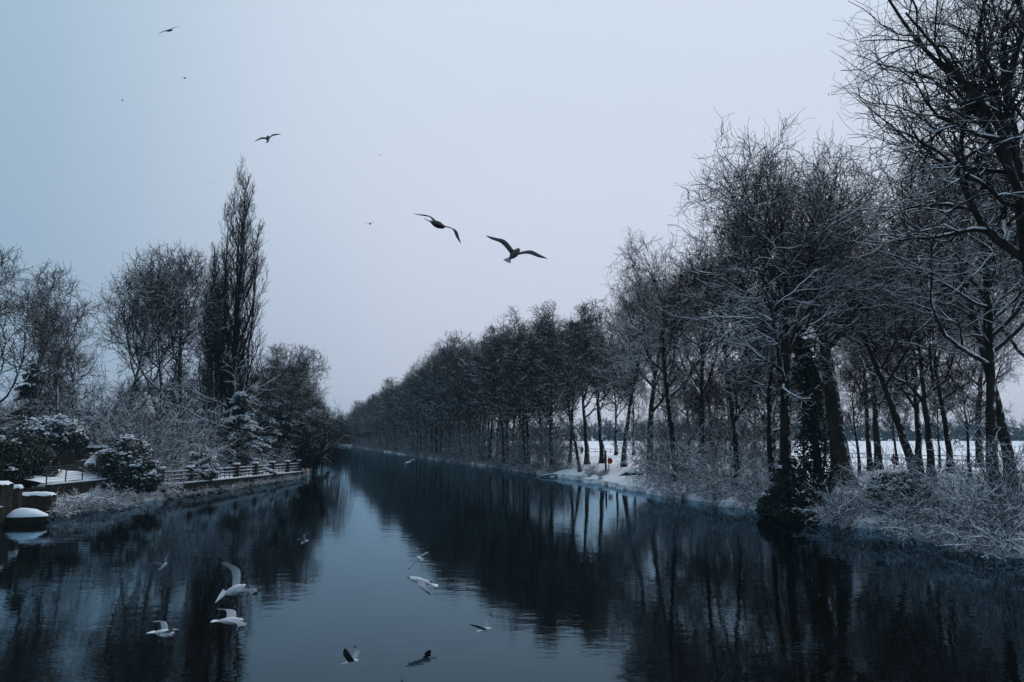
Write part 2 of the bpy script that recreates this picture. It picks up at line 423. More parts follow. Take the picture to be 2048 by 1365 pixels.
class Acc:
    def __init__(s): s.v, s.f, s.n = [], [], 0
    def add(s, vf):
        v, f = vf
        if len(v): s.v.append(v); s.f.append(f + s.n); s.n += len(v)
    def mesh(s, name, mat, smooth=True):
        by = {}
        for f in s.f: by.setdefault(f.shape[1], []).append(f)
        return mesh_arrays(name, np.concatenate(s.v), [np.concatenate(q) for q in by.values()], mat, smooth)

def trunk_path(H, S, lean, bend, g):
    z = np.linspace(-0.35, H, S + 1)
    t = np.clip(z / H, 0, 1)
    lx, ly = lean
    ph = g.uniform(0, 6.28, 2)
    x = lx * t ** 1.2 + bend * np.sin(t * 4.5 + ph[0]) * t + g.normal(0, 0.02 * H / 10, S + 1) * (t > 0)
    y = ly * t ** 1.2 + bend * np.sin(t * 4.1 + ph[1]) * t + g.normal(0, 0.02 * H / 10, S + 1) * (t > 0)
    x -= x[0]; y -= y[0]
    return np.stack([x, y, z], 1)[None]

def blobs(pos, size, g):
    """little flattened octahedra (seed balls, snow clumps)"""
    o = np.array([(1, 0, 0), (0, 1, 0), (-1, 0, 0), (0, -1, 0), (0, 0, 1), (0, 0, -1.0)])
    n = len(pos); size = np.broadcast_to(np.asarray(size, float), (n, 3)) if np.ndim(size) < 2 else size
    V = pos[:, None] + o[None] * size[:, None] * g.uniform(0.75, 1.25, (n, 6, 1))
    F = np.array([(0, 1, 4), (1, 2, 4), (2, 3, 4), (3, 0, 4), (1, 0, 5), (2, 1, 5), (3, 2, 5), (0, 3, 5)])
    return V.reshape(-1, 3), (np.arange(n)[:, None, None] * 6 + F[None]).reshape(-1, 3)

def leaves(pos, nor, size, g, spread=0.7, aspect=0.55):
    n = len(pos)
    nn = nrm(nor + g.normal(0, spread, (n, 3)))
    a = nrm(np.cross(nn, g.normal(0, 1, (n, 3)))); b = np.cross(nn, a)
    s = size * g.uniform(0.6, 1.4, (n, 1))
    V = np.stack([pos - a * s, pos - b * s * aspect + nn * s * 0.12, pos + a * s, pos + b * s * aspect + nn * s * 0.12], 1)
    return V.reshape(-1, 3), np.arange(4 * n).reshape(n, 4)

def inside(C, g, base, H, W, zc=0.58, zr=0.43, lo=0.92, hi=1.10):
    '''keep only branches that end inside the rounded crown (ragged edge)'''
    P, R, L = C
    c = np.array([base[0], base[1], H * zc])
    d = P[:, -1] - c
    zz = np.where(d[:, 2] < 0, d[:, 2] * 0.8, d[:, 2])
    r = np.sqrt((d[:, 0] / W) ** 2 + (d[:, 1] / W) ** 2 + (zz / (H * zr)) ** 2)
    m = r < g.uniform(lo, hi, len(r))
    return P[m], R[m], L[m]

def make_plane(seed, H, r0, lean=(0, 0), bend=0.4, detail=5, rmin=0.009, clear=0.3, limbs=11, spread=1.0, mat='bark', twig='twig', seeds=False, snow_amt=0.9, leaf_clumps=0, upness=0.05, W=None, tw=1.0, kk=(9, 6, 8), r3=1.5):
    g = np.random.default_rng(seed)
    P0 = trunk_path(H * 0.70, 14, lean, bend, g)
    t = np.linspace(0, 1, 15)
    R0 = (r0 * (1 - 0.80 * t ** 0.9) + r0 * 0.55 * np.exp(-t * 26))[None]
    L0 = np.array([H])
    DW = H * 0.27 * spread if W is None else W
    b0 = (lean[0] * 0.7, lean[1] * 0.7)
    P1, R1, L1 = inside(grow(P0, R0, L0, limbs + 5, clear, 0.99, 60, 22, 0.40 * spread, 0.29, 10, 0.17, upness, 0.60, g, 0.02, tip=0.22), g, b0, H, DW, lo=0.85, hi=1.0)
    P2, R2, L2 = inside(grow(P1, R1, L1, kk[0] + 1, 0.14, 0.99, 54, 28, 0.52, 0.36, 7, 0.25, 0.04, 0.65, g, 0.014), g, b0, H, DW, lo=0.88, hi=1.04)
    P3, R3, L3 = inside(grow(P2, R2, L2, kk[1], 0.15, 0.99, 52, 30, 0.58, 0.46, 5, 0.30, 0.03, 0.68, g, rmin * r3), g, b0, H, DW, lo=0.92, hi=1.07)
    P4, R4, L4 = inside(grow(P3, R3, L3, kk[2], 0.12, 0.99, 50, 30, 0.68, 0.52, 3, 0.36, 0.05, 0.7, g, rmin * tw, tip=0.6), g, b0, H, DW, lo=0.95, hi=1.12)
    lv = [(P2, R2, 4), (P3, R3, 3), (P4, R4, 3)]
    # short shoots on the limbs themselves
    Ps, Rs, Ls = grow(P1, R1, L1, 9, 0.05, 0.9, 70, 50, 0.16, 0.12, 4, 0.18, 0.08, 0.3, g, rmin)
    lv.append((Ps, Rs, 3))
    if detail >= 5:
        P5, R5, L5 = grow(P4, R4, L4, 4, 0.15, 0.99, 45, 30, 0.62, 0.50, 2, 0.2, 0.06, 0.75, g, rmin * 0.85, keep=0.8)
        lv.append((P5, R5, 3)); last = P5
    else:
        last = P4
    tr = Acc(); tr.add(tubes(P0, R0, 12)); tr.add(tubes(P1, R1, 7))
    cr = Acc()
    for P, R, s in lv: cr.add(tubes(P, R, s))
    sn = Acc()
    sn.add(snow_ridge(P1, R1, g, 5, snow_amt, 0.016, 0.55)); sn.add(snow_ridge(P2, R2, g, 4, snow_amt, rmin * 1.1, 0.6, Hf=H)); sn.add(snow_ridge(P3, R3, g, 3, snow_amt * 0.85, rmin * 0.7, 0.7, Hf=H))
    if rmin < 0.016:
        lw_ = P4[:, 0, 2] < H * 0.55
        sn.add(snow_ridge(P4[lw_], R4[lw_], g, 3, snow_amt * 0.6, rmin * 0.3, 0.8))
    parts = [('trunk', tr.mesh('plane_trunk', M[mat])), ('crown', cr.mesh('plane_crown', M[twig])), ('snow', sn.mesh('plane_snow', M['snow']))]
    if seeds:
        tips = last[:, -1]; m = g.uniform(size=len(tips)) < 0.05
        ac = Acc(); ac.add(blobs(tips[m] - np.array([0, 0, 0.06]), (0.035, 0.035, 0.035), g))
        parts.append(('seed_balls', ac.mesh('seed_balls', M['twig_dark'])))
    if leaf_clumps:
        idx = g.choice(len(P3), leaf_clumps, replace=True)
        c = P3[idx, -1]
        lowish = c[:, 2] < H * 0.75
        c = c[lowish]
        pp = np.repeat(c, 14, 0) + g.normal(0, 0.28, (len(c) * 14, 3)) * np.array([1.2, 1.2, 0.7])
        ac = Acc(); ac.add(leaves(pp, np.tile([0, 0, 0.6], (len(pp), 1)), 0.085, g, 1.0, 0.7))
        parts.append(('leaves', ac.mesh('withered_leaves', M['leaf_brown'])))
    return parts

STUFF = {'crown', 'snow', 'foliage', 'leaves', 'seed_balls', 'strands', 'ivy', 'twigs'}
def place(name, parts, loc, rz=0.0, sc=1.0, label=None, cat='tree', group=None, tilt=None):
    e_ = bpy.data.objects.new(name, None); COL.objects.link(e_)
    e_.location = loc; e_.rotation_euler = (tilt[0] if tilt else 0, tilt[1] if tilt else 0, rz)
    e_.scale = (sc, sc, sc) if np.isscalar(sc) else sc
    e_.empty_display_size = 0.3
    for pn, me in parts:
        o = link(pn, me, e_)
        if pn in STUFF: o["kind"] = "stuff"
    tag(e_, label, cat, group)
    return e_

def put(name, parts, u, y, rz=0.0, sc=1.0, label=None, cat='tree', group=None, dz=0.0, x=None, tilt=None):
    x = xat(u, y) if x is None else x
    z = float(gz(np.array(x), np.array(float(y))))
    return place(name, parts, (x, y, max(z, 0.0) + dz), rz, sc, label, cat, group, tilt)

ORD = ['first', 'second', 'third', 'fourth', 'fifth', 'sixth', 'seventh', 'eighth', 'ninth', 'tenth', 'eleventh', 'twelfth', 'thirteenth', 'fourteenth']
# --- hero plane trees of the right bank
V = {}
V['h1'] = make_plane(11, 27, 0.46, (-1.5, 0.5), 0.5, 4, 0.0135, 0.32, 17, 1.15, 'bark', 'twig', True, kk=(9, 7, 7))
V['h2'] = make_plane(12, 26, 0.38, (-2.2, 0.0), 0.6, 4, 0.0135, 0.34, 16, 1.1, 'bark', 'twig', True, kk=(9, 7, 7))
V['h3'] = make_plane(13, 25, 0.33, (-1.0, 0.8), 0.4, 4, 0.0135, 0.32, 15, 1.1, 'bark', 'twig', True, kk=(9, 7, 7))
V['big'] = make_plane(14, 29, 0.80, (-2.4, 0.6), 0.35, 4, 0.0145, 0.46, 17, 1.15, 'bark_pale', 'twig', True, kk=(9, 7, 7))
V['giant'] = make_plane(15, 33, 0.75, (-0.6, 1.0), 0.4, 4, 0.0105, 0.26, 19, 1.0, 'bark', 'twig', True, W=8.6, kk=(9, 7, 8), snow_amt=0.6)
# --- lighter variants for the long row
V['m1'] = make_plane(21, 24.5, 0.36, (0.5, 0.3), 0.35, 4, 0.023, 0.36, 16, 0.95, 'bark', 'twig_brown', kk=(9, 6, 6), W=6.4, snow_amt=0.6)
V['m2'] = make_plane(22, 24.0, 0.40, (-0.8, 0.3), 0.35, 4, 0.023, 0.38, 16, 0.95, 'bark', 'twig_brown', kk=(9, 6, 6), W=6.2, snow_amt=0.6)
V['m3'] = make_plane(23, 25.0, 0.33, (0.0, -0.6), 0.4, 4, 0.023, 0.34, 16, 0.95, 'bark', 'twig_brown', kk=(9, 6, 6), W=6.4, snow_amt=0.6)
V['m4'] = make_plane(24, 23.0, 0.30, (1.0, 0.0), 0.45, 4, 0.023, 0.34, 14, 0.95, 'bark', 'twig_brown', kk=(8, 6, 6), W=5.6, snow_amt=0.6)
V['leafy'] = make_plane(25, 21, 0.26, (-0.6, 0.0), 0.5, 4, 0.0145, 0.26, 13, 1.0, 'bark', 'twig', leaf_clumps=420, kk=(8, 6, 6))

NEAR = [  # variant, u, y, rz, scale, label
    ('h2', 2105, 60, 3.9, 1.1, 'plane tree beyond the right frame edge whose branches reach into view'),
    ('giant', 2150, 34, 0.6, 1.0, 'towering plane tree at the right picture edge, trunk half cut off by the frame'),
    ('h2', 2024, 57, 0.2, 1.22, 'tall leaning plane tree rightmost of those standing well inside the frame'),
    ('h3', 1990, 45, 4.6, 1.12, 'plane tree close behind the shrubs at far right, its crown filling the upper right'),
    ('h1', 1960, 92, 2.6, 1.0, 'plane tree near the field rail, second trunk from the right edge'),
    ('h3', 1903, 78, 1.2, 1.06, 'slim straight plane trunk right of the twin stems'),
    ('m4', 1864, 66, 4.4, 1.16, 'thick right stem of the twin trunks beside the walker'),
    ('m3', 1838, 73, 2.0, 1.06, 'grey left stem of the twin trunks beside the walker'),
    ('h2', 1832, 59, 5.9, 0.98, 'dark trunk bowing left in front of the walker in red'),
    ('h1', 1757, 88, 4.0, 1.02, 'stout upright plane trunk just left of the walker in red'),
    ('h3', 1741, 84, 5.4, 0.98, 'slim trunk leaning left beside the thin lamp post'),
    ('big', 1690, 58, 0.1, 1.0, 'biggest plane tree with a massive smooth brown trunk and snowy limbs'),
    ('h1', 1572, 49, 1.9, 0.92, 'dark many branched tree rising from the ivy mound at the water'),
    ('leafy', 1476, 58, 0.3, 1.0, 'tree with clumps of withered dark leaves above the snowy thicket'),
    ('leafy', 1546, 54, 2.4, 1.0, 'smaller withered leaf tree left of the ivy mound'),
    ('h3', 1405, 72, 2.9, 0.98, 'plane tree behind the snowy thicket, second left of the withered leaf tree'),
    ('h2', 1352, 68, 1.0, 0.86, 'plane tree rising from the left end of the snowy thicket'),
    ('h1', 1300, 82, 3.3, 0.86, 'plane tree between the snowy thicket and the open bank'),
    ('h2', 1248, 96, 3.1, 0.95, 'single stout trunk standing on open snow right of the red lifebuoy'),
    ('m2', 1205, 108, 0.4, 1.04, 'twin trunk plane tree behind the red lifebuoy'),
    ('m1', 1232, 150, 0.9, 1.0, 'thin paired trunk at the field rail, seen between two stout trunks'),
    ('m4', 1268, 150, 1.9, 1.0, 'thin single trunk at the field rail right of the stout trunk'),
    ('m4', 1160, 89, 0.0, 0.75, 'crooked tree leaning over the water left of the open snowy bank'),
]
for i, (vk, u, y, rz, sc, lab) in enumerate(NEAR):
    o = put('plane_tree', V[vk], u, y, rz, sc * (1.07 if 1280 < u < 1600 else 1.0), lab, 'tree', 'plane trees along the right bank')
    if u == 1160: o.rotation_euler[1] = -0.2
    if u == 1832: o.rotation_euler[1] = -0.10
# --- the dense row
g = np.random.default_rng(5)
keys = ['m1', 'm2', 'm3', 'm4']
for row, (off, y0, y1, step) in enumerate(((2.0, 98, 340, 5.0), (8.0, 104, 350, 5.5), (15.0, 150, 360, 6.5), (24.0, 180, 380, 8.0))):
    y = y0
    while y < y1:
        yy = y + g.uniform(-1.2, 1.2); x = float(xr(yy)) + off + g.uniform(-1, 1)
        u = CU + F_PX * x / yy
        if not (row == 1 and 1185 < u < 1270 and yy < 125):
            cnt = cnt + 1 if y > y0 else 0
            near_lab = row == 0 and cnt < 12
            put('plane_tree', V[keys[g.integers(4)]], 0, yy, g.uniform(0, 6.28), g.uniform(0.86, 1.10) * float(np.interp(yy, [90, 150, 190, 260, 340], [0.97, 0.97, 0.94, 0.82, 0.78])),
                ORD[cnt] + ' waterside plane tree of the dense row, counted leftwards from the crooked tree' if near_lab else ('waterside plane tree in the far part of the dense row where trunks merge', 'plane tree inside the dense row behind the waterside trunks', 'plane tree at the back of the dense far row', 'plane tree at the back of the dense far row')[row],
                'tree', ('waterside trees of the dense row', 'inner trees of the dense row', 'rear trees of the dense row', 'rear trees of the dense row')[row], x=x, tilt=(g.uniform(-0.05, 0.05), g.uniform(-0.06, 0.06)))
        y += step * g.uniform(0.85, 1.15)

# --- shrubs
def make_shrub(seed, H, W, stems=14, mat='twig_snow', rmin=0.013, snow=True, k=(7, 4, 3), arch=-0.06, ang=(15, 75), fine=True):
    g = np.random.default_rng(seed)
    n = stems
    base = np.zeros((n, 3)); base[:, :2] = g.normal(0, 0.12 * W, (n, 2)); base[:, 2] = -0.2
    a = np.radians(g.uniform(ang[0], ang[1], n)); az = np.arange(n) * 2.4 + g.uniform(-0.5, 0.5, n)
    d = np.stack([np.sin(a) * np.cos(az), np.sin(a) * np.sin(az), np.cos(a)], 1)
    L = (H * np.cos(a) + W * 0.5 * np.sin(a)) * g.uniform(0.8, 1.25, n)
    S = 7; P = np.empty((n, S + 1, 3)); P[:, 0] = base
    for s in range(S):
        d = nrm(d + g.normal(0, 0.10, (n, 3)) + np.array([0, 0, arch])); P[:, s + 1] = P[:, s] + d * (L / S)[:, None]
    R = np.maximum((0.012 + 0.012 * L / 3)[:, None] * np.linspace(1, 0.35, S + 1)[None], rmin)
    P2, R2, L2 = grow(P, R, L, k[0], 0.1, 0.99, 50, 30, 0.45, 0.3, 5, 0.26, arch * 0.3, 0.7, g, rmin)
    P3, R3, L3 = grow(P2, R2, L2, k[1], 0.1, 0.99, 50, 30, 0.5, 0.4, 3, 0.30, 0.0, 0.75, g, rmin)
    P4, R4, L4 = grow(P3, R3, L3, k[2], 0.1, 0.99, 50, 30, 0.55, 0.5, 2, 0.2, 0.0, 0.8, g, rmin * 0.9)
    st = Acc(); st.add(tubes(P, R, 5))
    cr = Acc(); cr.add(tubes(P2, R2, 4)); cr.add(tubes(P3, R3, 3)); cr.add(tubes(P4, R4, 3))
    parts = [('stems', st.mesh('shrub_stems', M['twig'])), ('twigs', cr.mesh('shrub_twigs', M[mat]))]
    if snow:
        sn = Acc(); sn.add(snow_ridge(P, R, g, 4, 0.95, 0.016, 0.8, 0.2)); sn.add(snow_ridge(P2, R2, g, 3, 0.7, 0.014, 0.9, 0.2))
        if fine: sn.add(snow_ridge(P3, R3, g, 3, 0.45, 0.009, 0.9, 0.2))
        parts.append(('snow', sn.mesh('shrub_snow', M['snow'])))
    return parts
S_ = {}
S_['s1'] = make_shrub(31, 4.0, 6.0, 13)
S_['s2'] = make_shrub(32, 3.0, 5.5, 13)
S_['s3'] = make_shrub(33, 2.0, 4.0, 11)
S_['s4'] = make_shrub(34, 5.5, 7.0, 15, 'twig', 0.015, True, (7, 5, 3), -0.02, (10, 60))
S_['under'] = make_shrub(36, 5.0, 6.0, 12, 'twig', 0.016, True, (6, 4, 3), -0.02, (8, 50), False)
S_['dlow'] = make_shrub(37, 1.6, 3.6, 14, 'twig', 0.016, True, (6, 4, 3), -0.10, (25, 80), False)
S_['low'] = make_shrub(35, 1.2, 3.4, 18, 'twig_snow', 0.013, True, (6, 4, 3), -0.12, (35, 85))
SH = [
    ('s4', 1310, 70, 0.3, 0.95, 'tall pale snowy thicket beside the open bank'), ('s1', 1345, 67, 1.3, 1.05, 'snowy thicket bush second from the open bank'),
    ('s1', 1390, 64, 2.4, 1.0, 'snowy thicket bush leaning to the water left of the withered leaf tree'), ('s2', 1440, 60, 0.8, 1.0, 'snowy bush below the withered leaf tree'),
    ('s2', 1490, 56, 3.0, 1.0, 'snowy bush between thicket and ivy mound'), ('s3', 1650, 45, 0.4, 1.0, 'small snowy bush at the foot of the biggest plane tree'),
    ('s2', 1800, 41, 1.1, 1.0, 'rounded snowy bush at the water below the walker in red'), ('s1', 1765, 47, 2.2, 0.7, 'snowy bush behind the rounded one below the walker'),
    ('s1', 1890, 42, 3.1, 0.85, 'wide snowy bush right of the rounded one'), ('s1', 1960, 39, 0.2, 0.9, 'snowy bush overhanging the water near the right edge'),
    ('s4', 2020, 38, 4.2, 0.85, 'tall arching snowy shrub at the right edge'), ('s2', 2060, 34, 5.0, 1.0, 'snowy shrub cut by the right frame edge'),
    ('low', 1700, 43.5, 0, 1.0, 'low snowy brush at the waterline right of the ivy mound'), ('low', 1960, 35, 1.4, 1.1, 'low snowy brush trailing in the water near the right edge'),
    ('low', 1850, 38, 2.4, 1.1, 'low snowy brush trailing in the water below the wide bush'), ('low', 1450, 55.5, 2.4, 1.2, 'low snowy brush trailing in the water below the thicket'),
    ('low', 1520, 51.5, 1.1, 1.1, 'low snowy brush at the water just left of the ivy mound'), ('s3', 1500, 53.5, 5.1, 1.0, 'small snowy bush on the bank left of the ivy mound'), ('low', 2040, 31.5, 5.1, 1.3, 'low snowy brush at the water in the right bottom corner of the bank'),
    ('low', 1370, 60, 4.1, 1.2, 'low snowy brush at the water by the open bank'), ('s3', 1180, 84, 0.7, 0.8, 'small bush between crooked tree and open bank'),
]
for vk, u, y, rz, sc, lab in SH:
    put('snowy_shrub', S_[vk], u, y, rz, sc * (0.8 if y < 48 else 0.9), lab, 'shrub', 'snowy shrubs on the right bank')
for k in range(58):
    y = 88 + k * 4.4 + g.uniform(-1, 1); x = float(xr(y)) + g.uniform(0.3, 3.0)
    u = CU + F_PX * x / y
    if 1175 < u < 1300: continue
    put('snowy_shrub', S_[('dlow', 'under', 'dlow', 'under')[g.integers(4)]], 0, y, g.uniform(0, 6.28), g.uniform(0.5, 0.9),
        'snowy undergrowth bush below the dense row at the water', 'shrub', 'undergrowth below the dense row', x=x)

for k in range(12):
    y = 31 + k * 1.6; x = float(xr(y)) + (0.3 if k % 2 else 1.6)
    if 45 < y < 47.5: continue
    put('snowy_brush', S_[('low', 's3')[k % 3 == 2]], 0, y, k * 1.3, 0.62 + 0.12 * (k % 4),
        ORD[min(k, 13)] + ' brush clump fringing the near right bank, counted from the right frame edge', 'shrub', 'brush fringing the near right bank', x=x)
for k in range(84):
    y = 94 + k * (2.1 if k < 40 else 3.4) - (0 if k < 40 else 52); x = float(xr(y)) + g.uniform(-0.1, 0.8)
    u = CU + F_PX * x / y
    if 1170 < u < 1320: continue
    put('snowy_brush', S_['dlow'], 0, y, g.uniform(0, 6.28), g.uniform(0.5, 0.8),
        'snowy brush at the waterline below the dense row', 'shrub', 'brush at the waterline of the dense row', x=x)
# --- understorey between the trunks of the row and behind the thicket
for k in range(44):
    y = 96 + k * 4.6; x = float(xr(y)) + g.uniform(4, 13)
    u = CU + F_PX * x / y
    if 1150 < u < 1320: continue
    put('understorey_bush', S_['under'], 0, y, g.uniform(0, 6.28), g.uniform(0.8, 1.15),
        'tangled understorey bush between the trunks of the dense row', 'shrub', 'understorey between the trunks of the dense row', x=x)
for k, (u, y) in enumerate([(1325, 88), (1360, 80), (1400, 84), (1440, 74), (1480, 78), (1520, 70), (1545, 62), (1420, 96), (1500, 92), (1340, 104)]):
    put('understorey_bush', S_['under'], u, y, k * 1.7, 1.0,
        ORD[k] + ' tangled bush behind the snowy thicket, counted roughly from the open bank', 'shrub', 'bushes behind the snowy thicket')
for k, (u, y, sc) in enumerate([(1335, 92, 0.55), (1380, 86, 0.6), (1425, 80, 0.55), (1465, 88, 0.6), (1510, 76, 0.55), (1550, 70, 0.55), (1610, 66, 0.5), (1720, 74, 0.5), (1795, 98, 0.6), (1880, 90, 0.55), (1940, 72, 0.5), (1650, 96, 0.6)]):
    put('young_tree', V[('m4', 'm1', 'm3')[k % 3]], u, y, k * 1.3, sc,
        ORD[k] + ' thin young tree among the big right bank trunks, counted from the open bank', 'tree', 'young trees among the right bank trunks')
for k in range(9):
    y = 79.5 + k * 0.75; x = float(xr(y)) + 0.4 + 2.6 * ((k * 0.37) % 1)
    put('grass_tuft', S_['dlow'], 0, y, k * 2.1, 0.14 + 0.03 * (k % 3),
        'small dead grass tuft poking through the snow of the open bank', 'grass', 'grass tufts on the open bank', x=x)
# --- ivy
def make_ivy(seed, H, r, n, mat='leaf_dark', size=0.085):
    g = np.random.default_rng(seed)
    z = g.uniform(0, 1, n) ** 1.1 * H; th = g.uniform(0, 6.28, n)
    lump = 1 + 0.35 * np.sin(th * 2 + z * 0.9) + 0.25 * np.sin(th * 3 - z * 1.7)
    rr = r * (1.15 - 0.5 * z / H) * lump * g.uniform(0.6, 1.1, n)
    nor = np.stack([np.cos(th), np.sin(th), np.full(n, 0.55)], 1)
    p = np.stack([np.cos(th) * rr - 0.045 * z, np.sin(th) * rr, z], 1)
    a = Acc(); a.add(leaves(p, nor, size, g, 0.55, 0.75))
    return a.mesh('ivy', M[mat])
iv = make_plane(41, 19, 0.34, (-1.0, 0), 0.3, 4, 0.011, 0.45, 8, 0.8, 'bark', 'twig')
iv.append(('ivy', make_ivy(42, 10.5, 0.85, 10000)))
put('ivy_clad_tree', iv, 1640, 50, 0.0, 1.0, 'trunk thickly clad in dark ivy left of the biggest plane tree', 'tree')

def bush_points(g, lobes, n):
    """points + normals on the shells of several ellipsoid lobes (cx,cy,cz,rx,ry,rz)"""
    lobes = np.asarray(lobes, float)
    area = lobes[:, 3] * lobes[:, 4] + lobes[:, 3] * lobes[:, 5] + lobes[:, 4] * lobes[:, 5]
    k = g.choice(len(lobes), n, p=area / area.sum())
    d = nrm(g.normal(0, 1, (n, 3)))
    rad = 1 - np.abs(g.normal(0, 0.13, n)) + 0.16 * np.sin(d[:, 0] * 7 + k) * np.sin(d[:, 1] * 6 + 2 * k) * np.sin(d[:, 2] * 6) + g.normal(0, 0.05, n)
    p = lobes[k, :3] + d * lobes[k, 3:] * rad[:, None]
    keep = p[:, 2] > -0.1
    return p[keep], d[keep]

def make_bush(seed, lobes, n, mat, size=0.12, snow_n=0, spread=0.6, stem=True, core=True):
    g = np.random.default_rng(seed)
    p, d = bush_points(g, lobes, int(n * 1.3))
    d = d + np.array([0, 0, 0.35])
    a = Acc(); a.add(leaves(p, d, size, g, spread, 0.6))
    parts = [('foliage', a.mesh('bush_foliage', M[mat]))]
    if snow_n:
        npad = max(4, snow_n // 22)
        q, e2 = bush_points(g, lobes, npad * 6)
        c_ = q[e2[:, 2] > 0.25][:npad]
        cnt_ = g.integers(6, 26, len(c_))
        q = np.repeat(c_, cnt_, 0)
        q = q + g.normal(0, 1, q.shape) * np.array([0.30, 0.30, 0.09]) * np.repeat(g.uniform(0.5, 1.2, (len(c_), 1)), cnt_, 0) + np.array([0, 0, 0.03])
        s = (0.05 + 0.12 * g.uniform(0, 1, (len(q), 1)) ** 2) * np.array([[1.4, 1.4, 0.55]])
        b = Acc(); b.add(blobs(q, s, g))
        parts.append(('snow', b.mesh('bush_snow', M['snow'])))
    if stem:
        mb = MB()
        for L in lobes[:5]:
            mb.tube([(L[0] * 0.15, L[1] * 0.15, -0.3), (L[0] * 0.5, L[1] * 0.5, L[2] * 0.4), (L[0], L[1], L[2])], [0.09, 0.06, 0.03], 6)
        parts.append(('stem', mb.mesh('bush_stem', M['twig_dark'], True)))
    return parts
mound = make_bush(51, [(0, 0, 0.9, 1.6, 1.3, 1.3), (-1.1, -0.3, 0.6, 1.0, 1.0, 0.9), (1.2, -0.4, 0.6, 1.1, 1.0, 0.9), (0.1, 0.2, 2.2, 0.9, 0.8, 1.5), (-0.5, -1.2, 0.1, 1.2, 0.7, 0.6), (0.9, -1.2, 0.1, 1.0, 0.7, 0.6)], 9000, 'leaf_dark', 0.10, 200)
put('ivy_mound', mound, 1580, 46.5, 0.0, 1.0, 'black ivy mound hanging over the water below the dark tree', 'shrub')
br = make_bush(52, [(0, 0, 1.0, 1.5, 1.2, 1.0), (0.9, -0.3, 0.7, 1.0, 0.9, 0.8), (-0.9, -0.2, 0.7, 1.0, 0.9, 0.8)], 4500, 'leaf', 0.09, 260)
put('bramble_bush', br, 1792, 42.5, 0.3, 1.0, 'dark leafy bramble showing inside the rounded snowy bush', 'shrub')

# ------------------------------------------------------------------ left bank trees
V['f1'] = make_plane(61, 20.5, 0.30, (-0.8, 0.3), 0.4, 4, 0.017, 0.26, 16, 1.3, 'bark', 'twig', upness=0.07, snow_amt=0.3, kk=(9, 6, 6), W=6.0)
V['f2'] = make_plane(62, 25.0, 0.32, (0.5, 0.3), 0.5, 4, 0.018, 0.34, 18, 1.35, 'bark', 'twig', upness=0.08, snow_amt=0.4, kk=(9, 6, 6), W=6.6)
V['slim'] = make_plane(63, 24, 0.26, (0.3, 0.0), 0.3, 4, 0.017, 0.20, 16, 0.6, 'bark', 'twig_dark', upness=0.20, snow_amt=0.4, kk=(7, 6, 5), W=2.8)
LT = [
    ('f1', 68, 68, 0.0, 0.98, 'spreading bare tree at the left picture edge'), ('f1', 112, 63, 2.0, 0.72, 'smaller spreading bare tree behind the dark hedge'),
    ('f2', 250, 80, 0.0, 0.92, 'tall bare tree left of the trio beside the poplar'), ('f2', 318, 77, 2.2, 0.99, 'middle tall bare tree of the trio beside the poplar'),
    ('f2', 352, 84, 4.1, 1.04, 'right tall bare tree of the trio beside the poplar'), ('slim', 402, 83, 0.7, 1.0, 'slim upright tree just left of the poplar'),
    ('f1', -40, 60, 1.0, 0.95, 'bare tree mostly outside the left frame edge'),
]
for vk, u, y, rz, sc, lab in LT:
    put('bare_tree', V[vk], u, y, rz, sc, lab, 'tree', 'bare trees on the left bank')
g = np.random.default_rng(71)
for k in range(26):
    y = 84 + g.uniform(0, 70); u = g.uniform(-80, 560)
    put('background_tree', V[('m4', 'f1', 'm1')[k % 3]], u, y, g.uniform(0, 6.28), g.uniform(0.38, 0.62),
        'low bare tree in the hazy growth behind the left bank gardens', 'tree', 'background trees on the left bank')
MASS = [(540, 98, 0.62), (565, 104, 0.72), (590, 108, 0.70), (600, 122, 0.85), (612, 112, 0.52), (622, 120, 0.56), (632, 128, 0.50), (645, 150, 0.5), (635, 140, 0.55), (520, 92, 0.55), (575, 96, 0.5)]
MLAB = ['left rear', 'tall middle', 'tall right', 'tallest, twiggy', 'small right', 'lower right', 'low far right', 'farthest, half hidden', 'far low', 'leftmost', 'front left']
for k, (u, y, sc) in enumerate(MASS):
    put('bare_tree', V[('m4', 'm2', 'f1')[k % 3]], u, y, g.uniform(0, 6.28), sc,
        MLAB[k] + ' bare tree in the sloping clump between poplar and willow', 'tree', 'clump of trees right of the poplar')

